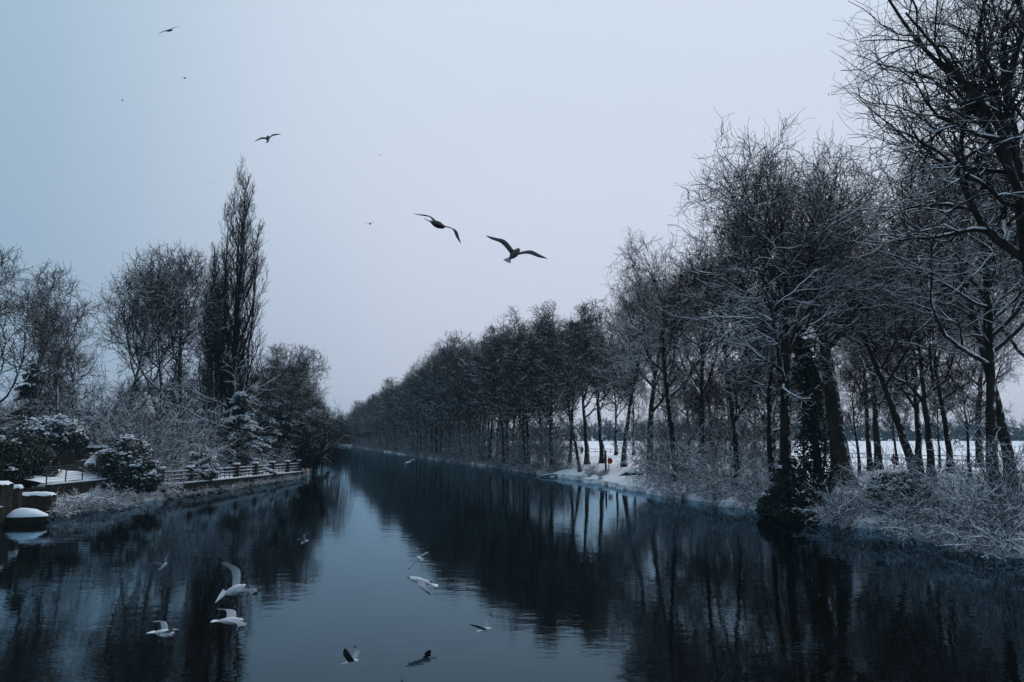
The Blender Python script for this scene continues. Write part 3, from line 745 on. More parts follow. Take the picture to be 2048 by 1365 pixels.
def make_poplar(seed, H):
    g = np.random.default_rng(seed)
    # several leaders
    P0 = []; R0 = []
    for (bx, by, tx, ty, hh, r) in ((0, 0, 0.5, 0.2, 0.95, 0.55), (-0.3, 0.1, -1.2, 0.2, 0.88, 0.34), (-0.5, -0.1, -2.5, 0.0, 0.72, 0.26), (0.4, 0.0, 2.4, -0.3, 0.78, 0.26), (0.2, 0.3, -0.3, 1.2, 0.92, 0.3), (0.1, -0.3, 1.2, -1.0, 0.90, 0.28)):
        t = np.linspace(0, 1, 17)
        s = 1 - (1 - t) ** 2.2
        x = bx + (tx - bx) * s + g.normal(0, 0.05, 17); y = by + (ty - by) * s + g.normal(0, 0.05, 17)
        P0.append(np.stack([x, y, -0.3 + H * hh * t], 1)); R0.append(r * (1 - 0.93 * t ** 0.8) + 0.2 * r * np.exp(-t * 30))
    P0 = np.array(P0); R0 = np.array(R0); L0 = np.array([0.95, .88, .72, .78, .92, .90]) * H
    env_t = np.array([0, .08, .25, .4, .55, .7, .85, .95, 1.0, 1.2]); env_r = np.array([.9, 1.3, 3.0, 3.8, 3.8, 3.3, 2.4, 1.5, .6, .0])
    def trim(C, lo=0.9, hi=1.12):
        P, R, L = C
        x, y, z = P[:, -1, 0] - 0.2, P[:, -1, 1], P[:, -1, 2]
        m = np.sqrt(x * x + y * y) < np.interp(z / H, env_t, env_r) * g.uniform(lo, hi, len(P))
        return P[m], R[m], L[m]
    P1, R1, L1 = trim(grow(P0, R0, L0, 26, 0.14, 0.985, 32, 20, 0.23, 0.09, 8, 0.06, 0.11, 0.5, g, 0.02), 0.85, 1.0)
    P2, R2, L2 = trim(grow(P1, R1, L1, 7, 0.15, 0.98, 30, 18, 0.45, 0.30, 5, 0.07, 0.10, 0.6, g, 0.018))
    P3, R3, L3 = trim(grow(P2, R2, L2, 5, 0.12, 0.98, 36, 24, 0.56, 0.45, 3, 0.10, 0.10, 0.65, g, 0.017))
    P4, R4, L4 = trim(grow(P3, R3, L3, 1, 0.12, 0.98, 36, 24, 0.6, 0.5, 2, 0.1, 0.10, 0.7, g, 0.015))
    # low spreading branches with snow
    PB, RB, LB = grow(P0[:1], R0[:1], L0[:1], 8, 0.08, 0.28, 75, 50, 0.20, 0.18, 8, 0.14, 0.06, 0.3, g, 0.02)
    PC, RC, LC = grow(PB, RB, LB, 7, 0.2, 0.98, 45, 30, 0.45, 0.35, 5, 0.12, 0.03, 0.6, g, 0.012)
    PD, RD, LD = grow(PC, RC, LC, 5, 0.2, 0.98, 45, 30, 0.5, 0.4, 3, 0.14, 0.03, 0.6, g, 0.010)
    tr = Acc(); tr.add(tubes(P0, R0, 10)); tr.add(tubes(PB, RB, 6))
    cr = Acc()
    for P, R, s in ((P1, R1, 5), (P2, R2, 3), (P3, R3, 3), (P4, R4, 3), (PC, RC, 4), (PD, RD, 3)): cr.add(tubes(P, R, s))
    sn = Acc()
    for P, R in ((PB, RB), (PC, RC), (PD, RD)): sn.add(snow_ridge(P, R, g, 4, 0.95, 0.014, 0.6))
    sn.add(snow_ridge(P0[:, :8] + np.array([0.10, -0.3, 0]), R0[:, :8] * 0.5, g, 5, 0.5, 0.02, 0.5, 0.02))
    return [('trunk', tr.mesh('poplar_trunk', M['bark'])), ('crown', cr.mesh('poplar_crown', M['twig_dark'])), ('snow', sn.mesh('poplar_snow', M['snow']))]
POP = make_poplar(81, 34.4)
put('poplar_tree', POP, 452, 82, 0.0, 1.02, 'very tall narrow dark poplar tree rising above the left bank', 'tree')
put('poplar_tree', POP, 416, 95, 2.4, (0.72, 0.72, 0.82), 'shorter narrow poplar half hidden behind the tallest one', 'tree')

# evergreens of the left bank
def make_conifer(seed, H, W, n=16, mat='leaf_dark', snow=True):
    g = np.random.default_rng(seed)
    a = Acc(); sn = Acc(); st = MB()
    st.tube([(0, 0, -0.3), (0.05, 0, H * 0.5), (0, 0, H * 0.97)], [0.22, 0.14, 0.03], 8)
    for k in range(n * 5):
        t = g.uniform(0.06, 0.98); z = H * t
        L = W * 0.5 * (1 - t) ** 0.7 * g.uniform(0.7, 1.15) + 0.25
        az = g.uniform(0, 6.28)
        m = int(70 + 60 * L)
        s = g.uniform(0.15, 1, m)
        x = s * L; zz = z - 0.35 * L * s ** 2 + 0.12 * L * s
        wdt = 0.32 * L * (1.1 - s) + 0.12
        lat = g.normal(0, 1, m) * wdt * 0.6
        p = np.stack([np.cos(az) * x - np.sin(az) * lat, np.sin(az) * x + np.cos(az) * lat, zz + g.normal(0, 0.07, m) - 0.1 * np.abs(lat)], 1)
        nor = np.tile([0.25 * math.cos(az), 0.25 * math.sin(az), 0.9], (m, 1))
        a.add(leaves(p, nor, 0.12, g, 0.5, 0.4))
        if snow and g.uniform() < 0.6:
            q = p[(s > 0.35)][:: 3] + np.array([0, 0, 0.06])
            sn.add(blobs(q, g.uniform(0.05, 0.18, (len(q), 1)) * np.array([[1.2, 1.2, 0.5]]), g))
    parts = [('trunk', st.mesh('conifer_trunk', M['bark'], True)), ('foliage', a.mesh('conifer_foliage', M[mat]))]
    if snow: parts.append(('snow', sn.mesh('conifer_snow', M['snow'])))
    return parts
con = make_conifer(91, 8.4, 7.6)
put('dark_yew', con, 474, 79, 0.0, 1.0, 'big dark conifer with snow patches behind the white fence', 'tree')
con2 = make_conifer(92, 11.0, 6.0, 18, 'leaf_dark', False)
put('dark_conifer', con2, 48, 74, 0.0, 1.0, 'dark conifer behind the spreading tree at the left edge', 'tree')
put('dark_conifer', con2, 330, 90, 1.3, 0.85, 'dark conifer between the tall bare trio', 'tree')
put('dark_yew', con, 565, 96, 1.3, 1.0, 'snowy conifer right of the poplar above the fence end', 'tree')
put('dark_yew', con, 605, 110, 0.6, 1.35, 'snowy conifer low in the clump above the willow', 'tree')
put('dark_yew', con, 575, 114, 4.0, 1.75, 'tallest snowy conifer in the clump right of the poplar', 'tree')
put('dark_yew', con, 525, 94, 5.0, 1.2, 'snowy conifer between poplar and clump', 'tree')
put('dark_yew', con, 545, 104, 2.6, 1.35, 'taller snowy conifer behind the fence end', 'tree')

brownb = make_bush(93, [(0, 0, 2.2, 2.2, 1.8, 1.6), (1.5, 0.2, 1.6, 1.6, 1.4, 1.3), (-1.4, 0, 1.5, 1.5, 1.4, 1.2), (0.3, -0.4, 3.3, 1.3, 1.2, 1.0)], 5200, 'leaf_brown', 0.12, 40, 0.8)
put('brown_hedge', brownb, 592, 91, 0.2, 1.0, 'brown withered hedge behind the fence end', 'shrub')
topi = make_bush(94, [(0, 0, 1.1, 1.2, 1.2, 1.1), (0.1, 0, 2.0, 0.9, 0.9, 1.0), (0.7, -0.2, 0.7, 0.8, 0.8, 0.7)], 4200, 'leaf_snow', 0.09, 900)
put('topiary_bush', topi, 398, 66.5, 0.0, 1.0, 'rounded bush caked in snow just behind the white fence', 'shrub', dz=0.2)
laurel = make_bush(95, [(0, 0, 2.3, 1.6, 1.4, 1.7), (1.0, -0.3, 1.5, 1.4, 1.2, 1.3), (-0.9, 0, 2.0, 1.2, 1.2, 1.3), (1.6, -0.4, 0.6, 1.2, 1.0, 0.9), (0.2, -0.6, 1.0, 1.5, 1.0, 1.1)], 7500, 'leaf', 0.12, 1300)
put('laurel_bush', laurel, 248, 56.5, 0.0, 1.0, 'large evergreen laurel heaped with snow beside the wire railing', 'shrub')
hedge = make_bush(96, [(0, 0, 2.4, 2.2, 1.7, 1.8), (1.8, -0.2, 1.7, 1.5, 1.3, 1.4), (-1.8, 0, 2.6, 1.7, 1.5, 1.7), (0.5, -0.6, 1.0, 1.9, 1.1, 1.1), (-1.5, -0.5, 1.0, 1.6, 1.0, 1.0)], 9500, 'leaf_dark', 0.11, 260)
put('evergreen_hedge', hedge, 30, 52.5, 0.0, 0.92, 'dark evergreen hedge above the landing at the left edge', 'shrub')
put('evergreen_hedge', hedge, -40, 48, 1.2, 1.0, 'dark evergreen hedge cut by the left frame edge', 'shrub')
snowy_top = make_bush(97, [(0, 0, 2.4, 1.9, 1.6, 1.2), (1.3, 0, 2.0, 1.2, 1.2, 1.0)], 5000, 'leaf_snow', 0.11, 700)
put('snow_topped_bush', snowy_top, 92, 58, 0.0, 1.15, 'flat topped bush white with snow behind the dark hedge', 'shrub', dz=1.0)
LS = [
    ('s4', 170, 66, 0, 1.0, 'tall snowy thicket behind the garden shed'), ('s4', 260, 66, 1, 1.0, 'tall snowy thicket behind the laurel'), ('s4', 300, 64, 2, 0.9, 'snowy thicket right of the laurel'),
    ('s1', 330, 66, 3, 0.95, 'snowy bush at the left end of the white fence'), ('s4', 370, 72, 4, 0.9, 'snowy thicket behind the rounded snow caked bush'), ('s1', 418, 78, 5, 0.8, 'snowy bush left of the big conifer'),
    ('s4', 200, 74, 0.5, 1.1, 'tall hazy thicket behind the shed thicket'), ('s4', 130, 72, 5.5, 1.1, 'tall snowy thicket behind the snow topped bush'), ('s2', 280, 57.5, 0.4, 0.8, 'snowy bush at the water right of the laurel'),
    ('s3', 318, 60, 1.4, 0.8, 'small snowy bush at the left fence post'), ('s2', 540, 88, 2.2, 0.8, 'snowy bush right of the conifer foot'), ('s4', 240, 84, 3.2, 1.1, 'hazy thicket behind the left tall bare tree'),
    ('s4', 60, 80, 4.2, 1.1, 'hazy thicket behind the left edge tree'), ('s4', 300, 82, 5.2, 1.1, 'hazy thicket between the tall bare trio'), ('s4', 390, 88, 6.2, 1.1, 'hazy thicket below the slim upright tree'),
]
for vk, u, y, rz, sc, lab in LS:
    put('snowy_shrub', S_[vk], u, y, rz, sc, lab, 'shrub', 'snowy shrubs on the left bank')
for k, (u, y, sc) in enumerate([(108, 47.6, 0.8), (150, 49.8, 0.85), (190, 51.8, 0.85), (226, 53.6, 0.8), (170, 50.4, 0.75), (130, 48.6, 0.8), (210, 52.6, 0.75)]):
    put('snowy_brush', S_['low'], u, y, k * 1.1, sc, ('leftmost', 'third', 'fifth', 'rightmost', 'fourth', 'second', 'sixth')[k] + ' of the seven snowy brush clumps below the wire railing', 'shrub', 'snowy brush below the wire railing', dz=0.05)
for k in range(14):
    y = 60 + k * 2.2; x = float(np.interp(y, LY, LX)) + 0.35
    put('snowy_brush', S_['low'], 0, y, k * 0.9, 0.26 + 0.09 * (k % 3), ORD[k] + ' snowy brush clump below the brick pier fence, counted from its near end', 'shrub', 'snowy brush below the brick pier fence', x=x, dz=0.22)

# willow
def make_willow(seed):
    g = np.random.default_rng(seed)
    P0 = trunk_path(5.2, 8, (1.6, -0.4), 0.2, g); R0 = (0.34 * (1 - 0.6 * np.linspace(0, 1, 9)))[None]
    P1, R1, L1 = grow(P0, R0, np.array([8.0]), 12, 0.35, 0.99, 65, 30, 0.50, 0.42, 8, 0.12, 0.02, 0.6, g, 0.03)
    P2, R2, L2 = grow(P1, R1, L1, 7, 0.3, 0.99, 50, 40, 0.4, 0.35, 5, 0.15, -0.12, 0.5, g, 0.02)
    P3, R3, L3 = grow(P2, R2, np.full(len(P2), 6.0), 13, 0.1, 0.99, 60, 60, 0.75, 0.65, 9, 0.07, -0.75, 0.4, g, 0.011)
    P3[..., 2] = np.maximum(P3[..., 2], -0.9 + 0.25 * g.uniform(0, 1, (len(P3), 1)))
    tr = Acc(); tr.add(tubes(P0, R0, 10)); tr.add(tubes(P1, R1, 6)); tr.add(tubes(P2, R2, 4))
    st = Acc(); st.add(tubes(P3, R3, 3))
    sn = Acc(); sn.add(snow_ridge(P1, R1, g, 4)); sn.add(snow_ridge(P2, R2, g, 4, 0.7))
    return [('trunk', tr.mesh('willow_trunk', M['bark'])), ('strands', st.mesh('willow_strands', M['willow'])), ('snow', sn.mesh('willow_snow', M['snow']))]
put('weeping_willow', make_willow(101), 628, 96, 0.0, 1.0, 'brown weeping willow trailing its strands into the river', 'tree')

# ------------------------------------------------------------------ far woods
def far_wood(seed, spots, name, label, H0=17.0, thick=0.07, mat='far'):
    g = np.random.default_rng(seed)
    n = len(spots)
    H = g.uniform(0.8, 1.15, n) * H0
    P = np.empty((n, 5, 3)); z = np.linspace(0, 0.7, 5)
    P[:, :, 0] = spots[:, 0:1] + g.normal(0, 0.4, (n, 5)); P[:, :, 1] = spots[:, 1:2]; P[:, :, 2] = 0.9 + z[None] * H[:, None]
    R = np.linspace(0.3, 0.1, 5)[None] * np.ones((n, 1))
    P1, R1, L1 = grow(P, R, H, 9, 0.12, 0.99, 55, 20, 0.42, 0.30, 3, 0.12, 0.08, 0.7, g, thick)
    P2, R2, L2 = grow(P1, R1, L1, 5, 0.15, 0.99, 50, 28, 0.5, 0.4, 2, 0.15, 0.08, 0.8, g, thick)
    P3, R3, L3 = grow(P2, R2, L2, 3, 0.15, 0.99, 45, 28, 0.6, 0.5, 1, 0.15, 0.08, 0.8, g, thick * 0.8)
    a = Acc()
    for q, r in ((P, R), (P1, R1), (P2, R2), (P3, R3)): a.add(tubes(q, r, 3))
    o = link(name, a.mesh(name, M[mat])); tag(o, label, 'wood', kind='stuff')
g = np.random.default_rng(111)
xs = np.arange(-200, 760, 8.0)
sp = np.stack([np.tile(xs, 2) + g.uniform(-3, 3, 2 * len(xs)), np.concatenate([np.full(len(xs), 590.0), np.full(len(xs), 606.0)]) + g.uniform(-6, 6, 2 * len(xs))], 1)
far_wood(112, sp, 'far_wood', 'hazy blue far wood beyond the snowy field', 17.5, 0.14)
yb_ = g.uniform(385, 445, 70)
sp2 = np.stack([np.interp(yb_, RY, RX) + 2 + g.uniform(0, 70, 70) ** 1.0, yb_], 1)
far_wood(113, sp2, 'river_bend_wood', 'hazy wood closing the view at the far river bend', 17.0, 0.09)
yy_ = g.uniform(170, 430, 46)
sp3 = np.stack([np.interp(yy_, LY, LX) - g.uniform(3, 40, 46), yy_], 1)
far_wood(115, sp3, 'left_bank_wood', 'hazy wood on the left bank beyond the willow', 13.5, 0.06)
# hedge-like understorey of the far wood
def far_bushes(seed, spots, name, label):
    g = np.random.default_rng(seed)
    a = Acc()
    for (x, y) in spots:
        h = g.uniform(7, 15) * min(1.0, y / 520.0 + 0.1)
        p, d = bush_points(g, [(x, y, 0.8 + h * 0.45, g.uniform(4, 7), 3, h * 0.55)], 170)
        a.add(leaves(p, d, 0.62 + y / 1100.0, g, 0.8, 0.7))
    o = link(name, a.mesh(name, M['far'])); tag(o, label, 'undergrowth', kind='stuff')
yc_ = np.linspace(330, 470, 40)
far_bushes(116, np.stack([np.interp(yc_, RY, RX) + 4 + g.uniform(0, 5, 40), yc_], 1), 'river_bend_undergrowth', 'dark hazy undergrowth at the far river bend')
yd_ = np.linspace(150, 420, 40)
far_bushes(117, np.stack([np.interp(yd_, LY, LX) - 6 - g.uniform(0, 6, 40), yd_], 1), 'left_bank_undergrowth', 'dark hazy undergrowth on the left bank beyond the willow')
far_bushes(114, np.stack([np.arange(-260, 860, 6.0), 588 + g.uniform(-3, 3, len(np.arange(-260, 860, 6.0)))], 1), 'far_undergrowth', 'dark hazy undergrowth at the foot of the far wood')

# ------------------------------------------------------------------ white fence on the left bank
FY0, FY1 = 59.5, 90.0
def fence_pt(y, off=0.25): return np.array([float(np.interp(y, LY, LX)) - off, y, 0.0])
fe = bpy.data.objects.new('garden_fence', None); COL.objects.link(fe)
fe.location = (0, 0, 0)
tag(fe, 'low fence of brick piers and snow topped timber rails along the left waterside', 'fence')
py = np.linspace(FY0, FY1, 8)
pier_me = MB().box((0, 0, 0.65), (0.46, 0.46, 1.3)).box((0, 0, 1.34), (0.58, 0.58, 0.08)).mesh('pier', M['brick'])
cap_me = MB().box((0, 0, 0.07), (0.60, 0.60, 0.14), 0, 0.8).mesh('snow_cap', M['snow'])
bal_me = MB().box((0, 0, 0.45), (0.07, 0.07, 0.9)).mesh('baluster', M['timber'])
def ftop(y): return np.interp(y, [FY0, FY1], [1.15, 0.75])
for i, y in enumerate(py):
    p = fence_pt(y); z = ftop(y)
    po = link('pier', pier_me, fe, (p[0], p[1], z - 0.1))
    link('snow_cap', cap_me, po, (0, 0, 1.384))
    if i + 1 < len(py):
        q = fence_pt(py[i + 1]); z2 = ftop(py[i + 1])
        a = p + (q - p) * 0.055; b = q - (q - p) * 0.055
        for hgt in (0.30, 0.60, 0.92):
            ra, rb = a + (0, 0, z + hgt), b + (0, 0, z2 + hgt)
            ro = link('rail', MB().bar(ra, rb, 0.07, 0.10).mesh('rail', M['timber']), fe)
            ss = np.array([0, 0, 0.076 if hgt < 0.9 else 0.09])
            link('snow_strip', MB().bar(ra + ss, rb + ss, 0.085, 0.05 if hgt < 0.9 else 0.08).mesh('snow_strip', M['snow']), ro)
        for t in (0.25, 0.5, 0.75):
            c = a + (b - a) * t
            link('baluster', bal_me, fe, (c[0] - 0.08, c[1], z + (z2 - z) * t + 0.02))
# return side at the river end
p = fence_pt(FY1); q = p + np.array([-6.0, 3.0, 0])
po = link('pier', pier_me, fe, (q[0], q[1], 0.7)); link('snow_cap', cap_me, po, (0, 0, 1.384))
for hgt in (0.30, 0.60, 0.92):
    a = p + (q - p) * 0.05 + (0, 0, 0.75 + hgt); b = q - (q - p) * 0.05 + (0, 0, 0.75 + hgt)
    ro = link('rail', MB().bar(a, b, 0.07, 0.10).mesh('rail', M['timber']), fe)
    link('snow_strip', MB().bar(a + (0, 0, 0.085), b + (0, 0, 0.085), 0.09, 0.07).mesh('snow_strip', M['snow']), ro)
# retaining wall under the fence
mb = MB()
for i in range(len(py) - 1):
    a, b = fence_pt(py[i], 0.12), fence_pt(py[i + 1], 0.12)
    mb.bar(a + (0, 0, ftop(py[i]) * 0.5 - 0.3), b + (0, 0, ftop(py[i + 1]) * 0.5 - 0.3), 0.7, ftop(py[i]) + 0.6)
rw = link('embankment_wall', mb.mesh('embankment_wall', M['stone'])); tag(rw, 'low dark masonry embankment wall under the brick pier fence', 'wall')
mb = MB()
for i in range(len(py) - 1):
    a, b = fence_pt(py[i], -0.08), fence_pt(py[i + 1], -0.08)
    mb.bar(a + (0, 0, ftop(py[i]) + 0.04), b + (0, 0, ftop(py[i + 1]) + 0.04), 0.42, 0.09)
link('snow', mb.mesh('wall_snow', M['snow']), rw)

# wire railing, garden terrace, shed, bird table
wr = bpy.data.objects.new('wire_railing', None); COL.objects.link(wr)
tag(wr, 'dark metal railing strung with horizontal wires in front of the snowy lawn', 'railing')
A = np.array([xat(92, 49.0, 1.8), 49.0, 1.85]); B = np.array([xat(222, 56.0, 1.8), 56.0, 1.85])
post_me = MB().box((0, 0, 0.6), (0.07, 0.05, 1.2)).box((0, 0, 1.22), (0.09, 0.07, 0.05)).mesh('post', M['metal'])
for t in (0, 0.27, 0.52, 0.78, 1.0):
    c = A + (B - A) * t
    link('post', post_me, wr, tuple(c))
for h in np.linspace(0.12, 1.12, 7):
    link('wire', MB().tube([A + (0, 0, h), (A + B) / 2 + (0, 0, h - 0.005), B + (0, 0, h)], [0.010] * 3, 6).mesh('wire', M['cable']), wr)
d_ = (B - A) / np.linalg.norm(B - A); nrm_ = np.array([-d_[1], d_[0], 0])       # points inland (left/away)
mb = MB().bar(A + nrm_ * -0.12 + (0, 0, -1.0), B + nrm_ * -0.12 + (0, 0, -1.0), 0.36, 1.98)
tw = link('terrace_wall', mb.mesh('terrace_wall', M['stone'])); tag(tw, 'dark terrace wall below the wire railing', 'wall')
link('snow', MB().bar(A + nrm_ * -0.14 + (0, 0, 0.02), B + nrm_ * -0.14 + (0, 0, 0.02), 0.30, 0.08).mesh('terrace_snow', M['snow']), tw)
# sloping snowy lawn behind the railing
c1, c2 = A + nrm_ * 0.2, B + nrm_ * 0.2
n_ = 10
lv_ = []
for i in range(n_ + 1):
    for j in range(n_ + 1):
        p = c1 + (c2 - c1) * (i / n_) + nrm_ * (j / n_) * 6.0
        p = p + (0, 0, 0.08 + 0.95 * (j / n_) + 0.05 * math.sin(i * 1.7 + j))
        lv_.append(p)
lf_ = [(i * (n_ + 1) + j, (i + 1) * (n_ + 1) + j, (i + 1) * (n_ + 1) + j + 1, i * (n_ + 1) + j + 1) for i in range(n_) for j in range(n_)]
lawn = link('lawn', mesh_arrays('lawn', lv_, [lf_], M['ground'])); tag(lawn, 'sloping snow covered garden lawn', kind='structure')
sh = bpy.data.objects.new('garden_shed', None); COL.objects.link(sh)
sx, sy = xat(180, 62.5, 2), 62.5
sh.location = (sx, sy, 1.9); sh.rotation_euler = (0, 0, 0.25)
tag(sh, 'brown boarded garden shed with snow on its low roof behind the railing', 'shed')
link('wall', MB().box((0, 0, 1.0), (4.2, 2.2, 2.0)).mesh('shed_wall', M['timber']), sh)
plank = MB().box((0, 0, 0), (0.19, 0.03, 1.98)).mesh('board', M['shedwood'])
for i in range(21):
    link('board', plank, sh, (-2.0 + i * 0.2, -1.118, 1.0))
rf = link('roof', MB().box((0, -0.1, 2.07), (4.6, 2.7, 0.12)).mesh('shed_roof', M['timber']), sh)
link('snow', MB().box((0, -0.1, 2.20), (4.6, 2.7, 0.14), 0, 0.96).mesh('roof_snow', M['snow']), rf)
bt = bpy.data.objects.new('bird_table', None); COL.objects.link(bt)
bt.location = (xat(187, 56.2, 2), 56.2, 1.95)
tag(bt, 'thatched bird table under a thick snow cap on the lawn', 'bird table')
link('post', MB().tube([(0, 0, -0.2), (0, 0, 0.9)], [0.06, 0.05], 8).mesh('bird_post', M['timber'], True), bt)
link('house', MB().box((0, 0, 0.72), (0.62, 0.5, 0.72)).mesh('bird_house', M['timber']), bt)
ring = lambda r, z, n=12: [(r * math.cos(i * 2 * math.pi / n), r * 0.8 * math.sin(i * 2 * math.pi / n), z + 0.03 * math.sin(i * 2.3)) for i in range(n)]
rv = ring(0.66, 1.02) + ring(0.6, 1.2) + ring(0.4, 1.36) + ring(0.12, 1.44)
rfc = [(k * 12 + i, k * 12 + (i + 1) % 12, (k + 1) * 12 + (i + 1) % 12, (k + 1) * 12 + i) for k in range(3) for i in range(12)]
me = mesh_arrays('snow_cap', rv, [rfc, [list(range(36, 48))]], M['snow'])
link('snow_cap', me, bt)
ic = MB()
for i in range(12):
    x, y, z = ring(0.66, 1.02)[i]
    ic.tube([(x, y, z + 0.02), (x, y, z - 0.16 - 0.05 * (i % 3))], [0.05, 0.015], 5)
link('icicles', ic.mesh('icicles', M['snow']), bt)

def snow_heap(c, size, rz, seed=0, n=9, m=7):
    '''uneven snow lying on a flat top: c = centre of its underside'''
    g_ = np.random.default_rng(seed)
    X, Y, Hh = size
    v = []
    for i in range(n + 1):
        for j in range(m + 1):
            a, b = 2 * i / n - 1, 2 * j / m - 1
            e_ = (1 - abs(a) ** 5) * (1 - abs(b) ** 5)
            jit = g_.normal(0, 0.02, 2) if e_ > 0 else g_.normal(0, 0.035, 2)
            v.append((a * X / 2 + jit[0], b * Y / 2 + jit[1], Hh * (e_ ** 0.6) * g_.uniform(0.75, 1.15) if e_ > 0 else -0.02 + g_.uniform(-0.05, 0.02)))
    v = np.array(v); ca, sa = math.cos(rz), math.sin(rz)
    v = v @ np.array([[ca, sa, 0], [-sa, ca, 0], [0, 0, 1]]) + np.asarray(c, float)
    f = [(i * (m + 1) + j, (i + 1) * (m + 1) + j, (i + 1) * (m + 1) + j + 1, i * (m + 1) + j + 1) for i in range(n) for j in range(m)]
    return mesh_arrays('snow_heap', v, [f], M['snow'])
# landing at the left edge: stepped masonry walls, covered boat
def snow_topped(name, parts, label, cat, mat='stone'):
    o = bpy.data.objects.new(name, None); COL.objects.link(o); tag(o, label, cat)
    for pn, c, s, rz in parts:
        m = link(pn, MB().box(c, s, rz).mesh(pn, M[mat]), o)
        link('snow', snow_heap((c[0], c[1], c[2] + s[2] / 2 + 0.015), (s[0] + 0.10, s[1] + 0.10, 0.16), rz, int(abs(c[1]) * 10)), m)
    return o
w1 = np.array([xat(-12, 42.5, 1), 42.5]); w2 = np.array([xat(38, 45.0, 1), 45.0])
snow_topped('mooring_wall', [('block', (w1[0] - 0.6, w1[1], 1.15), (2.4, 1.2, 2.3), 0.1), ('ledge', (w1[0] - 0.35, w1[1] - 0.8, 0.55), (2.2, 0.55, 1.1), 0.1)], 'stepped dark mooring wall with snowy ledge at the left edge', 'wall')
snow_topped('landing_wall', [('wall', (xat(64, 46.5, 1), 46.9, 0.6), (2.0, 0.8, 1.5), 0.15), ('pillar', (xat(36, 45.5, 1), 45.3, 0.95), (0.45, 0.45, 1.9), 0.15)], 'brown landing wall with a capped pillar beside the covered boat', 'wall', 'brick')
rl = bpy.data.objects.new('landing_railing', None); COL.objects.link(rl); tag(rl, 'thin dark handrail above the mooring wall at the left edge', 'railing')
ra = np.array([xat(-20, 44.0, 2), 44.0, 2.35]); rb = np.array([xat(42, 47.5, 2), 47.5, 1.9])
link('handrail', MB().bar(ra + (0, 0, 1.1), rb + (0, 0, 1.25), 0.06, 0.06).mesh('handrail', M['timber']), rl)
for t in (0.35, 0.95):
    c = ra + (rb - ra) * t
    link('post', MB().box((c[0], c[1], c[2] + 0.55), (0.06, 0.06, 1.15)).mesh('post', M['timber']), rl)
# covered boat: dark hull, snow-heaped tarpaulin
bo = bpy.data.objects.new('covered_boat', None); COL.objects.link(bo)
bo.location = (xat(53, 43.3, 0.2), 43.3, 0.0); bo.rotation_euler = (0, 0, 0.25)
tag(bo, 'small dark boat moored under a peaked cover of snow', 'boat')
def hull(z0, z1, s0, s1, L=1.05, W=0.55, n=16):
    v = []
    for z, s in ((z0, s0), (z1, s1)):
        for i in range(n):
            a = i * 2 * math.pi / n
            c, q = math.cos(a), math.sin(a)
            v.append((L * s * np.sign(c) * abs(c) ** 0.8, W * s * np.sign(q) * abs(q) ** 0.75, z))
    f = [(i, (i + 1) % n, n + (i + 1) % n, n + i) for i in range(n)]
    return v, f
v, f = hull(-0.25, 0.42, 0.8, 1.0)
link('hull', mesh_arrays('hull', v, [f, [list(range(31, 15, -1))[::-1]]], M['timber'], False), bo)
v0, f0 = hull(0.425, 0.50, 1.03, 1.0)
v1 = [(x * 0.55 - 0.12, y * 0.45, 0.78 + 0.03 * math.sin(i * 2)) for i, (x, y, z) in enumerate(v0[:16])]
v2 = [(x * 0.12 - 0.25, y * 0.12, 0.90) for (x, y, z) in v0[:16]]
f1 = [(k * 16 + i, k * 16 + (i + 1) % 16, (k + 1) * 16 + (i + 1) % 16, (k + 1) * 16 + i) for k in range(3) for i in range(16)]
link('snow_cover', mesh_arrays('snow_cover', v0 + v1 + v2, [f1, [list(range(48, 64))]], M['snow']), bo)

# house behind the left trees
ho = bpy.data.objects.new('house', None); COL.objects.link(ho)
ho.location = (xat(222, 112, 1.5), 112, 1.4); ho.rotation_euler = (0, 0, 0.2)
tag(ho, 'house with a snowy roof glimpsed behind the left bank trees', 'house')
link('wall', MB().box((0, 0, 3.6), (8.5, 7, 7.2)).mesh('house_wall', M['brick']), ho)
rfm = MB().add([(-4.7, -4, 7.2), (4.7, -4, 7.2), (4.7, 4, 7.2), (-4.7, 4, 7.2), (-4.7, 0, 10.2), (4.7, 0, 10.2)], [(0, 1, 5, 4), (2, 3, 4, 5), (0, 3, 2, 1)]).add([(-4.7, -4, 7.2), (-4.7, 4, 7.2), (-4.7, 0, 10.2), (4.7, -4, 7.2), (4.7, 4, 7.2), (4.7, 0, 10.2)], [(0, 2, 1), (3, 4, 5)])
ro = link('roof', rfm.mesh('house_roof', M['snow']), ho)
link('chimney', MB().box((2.6, 0.4, 10.3), (0.8, 0.8, 2.0)).mesh('chimney', M['brick']), ro)
for x in (-2.4, 0.2, 2.6):
    for z in (2.0, 5.2):
        w = link('window', MB().box((x, -3.52, z), (1.2, 0.1, 1.5)).mesh('window', M['wall_white']), ho)
        link('pane', MB().box((x, -3.585, z), (1.0, 0.03, 1.3)).mesh('pane', M['glass']), w)

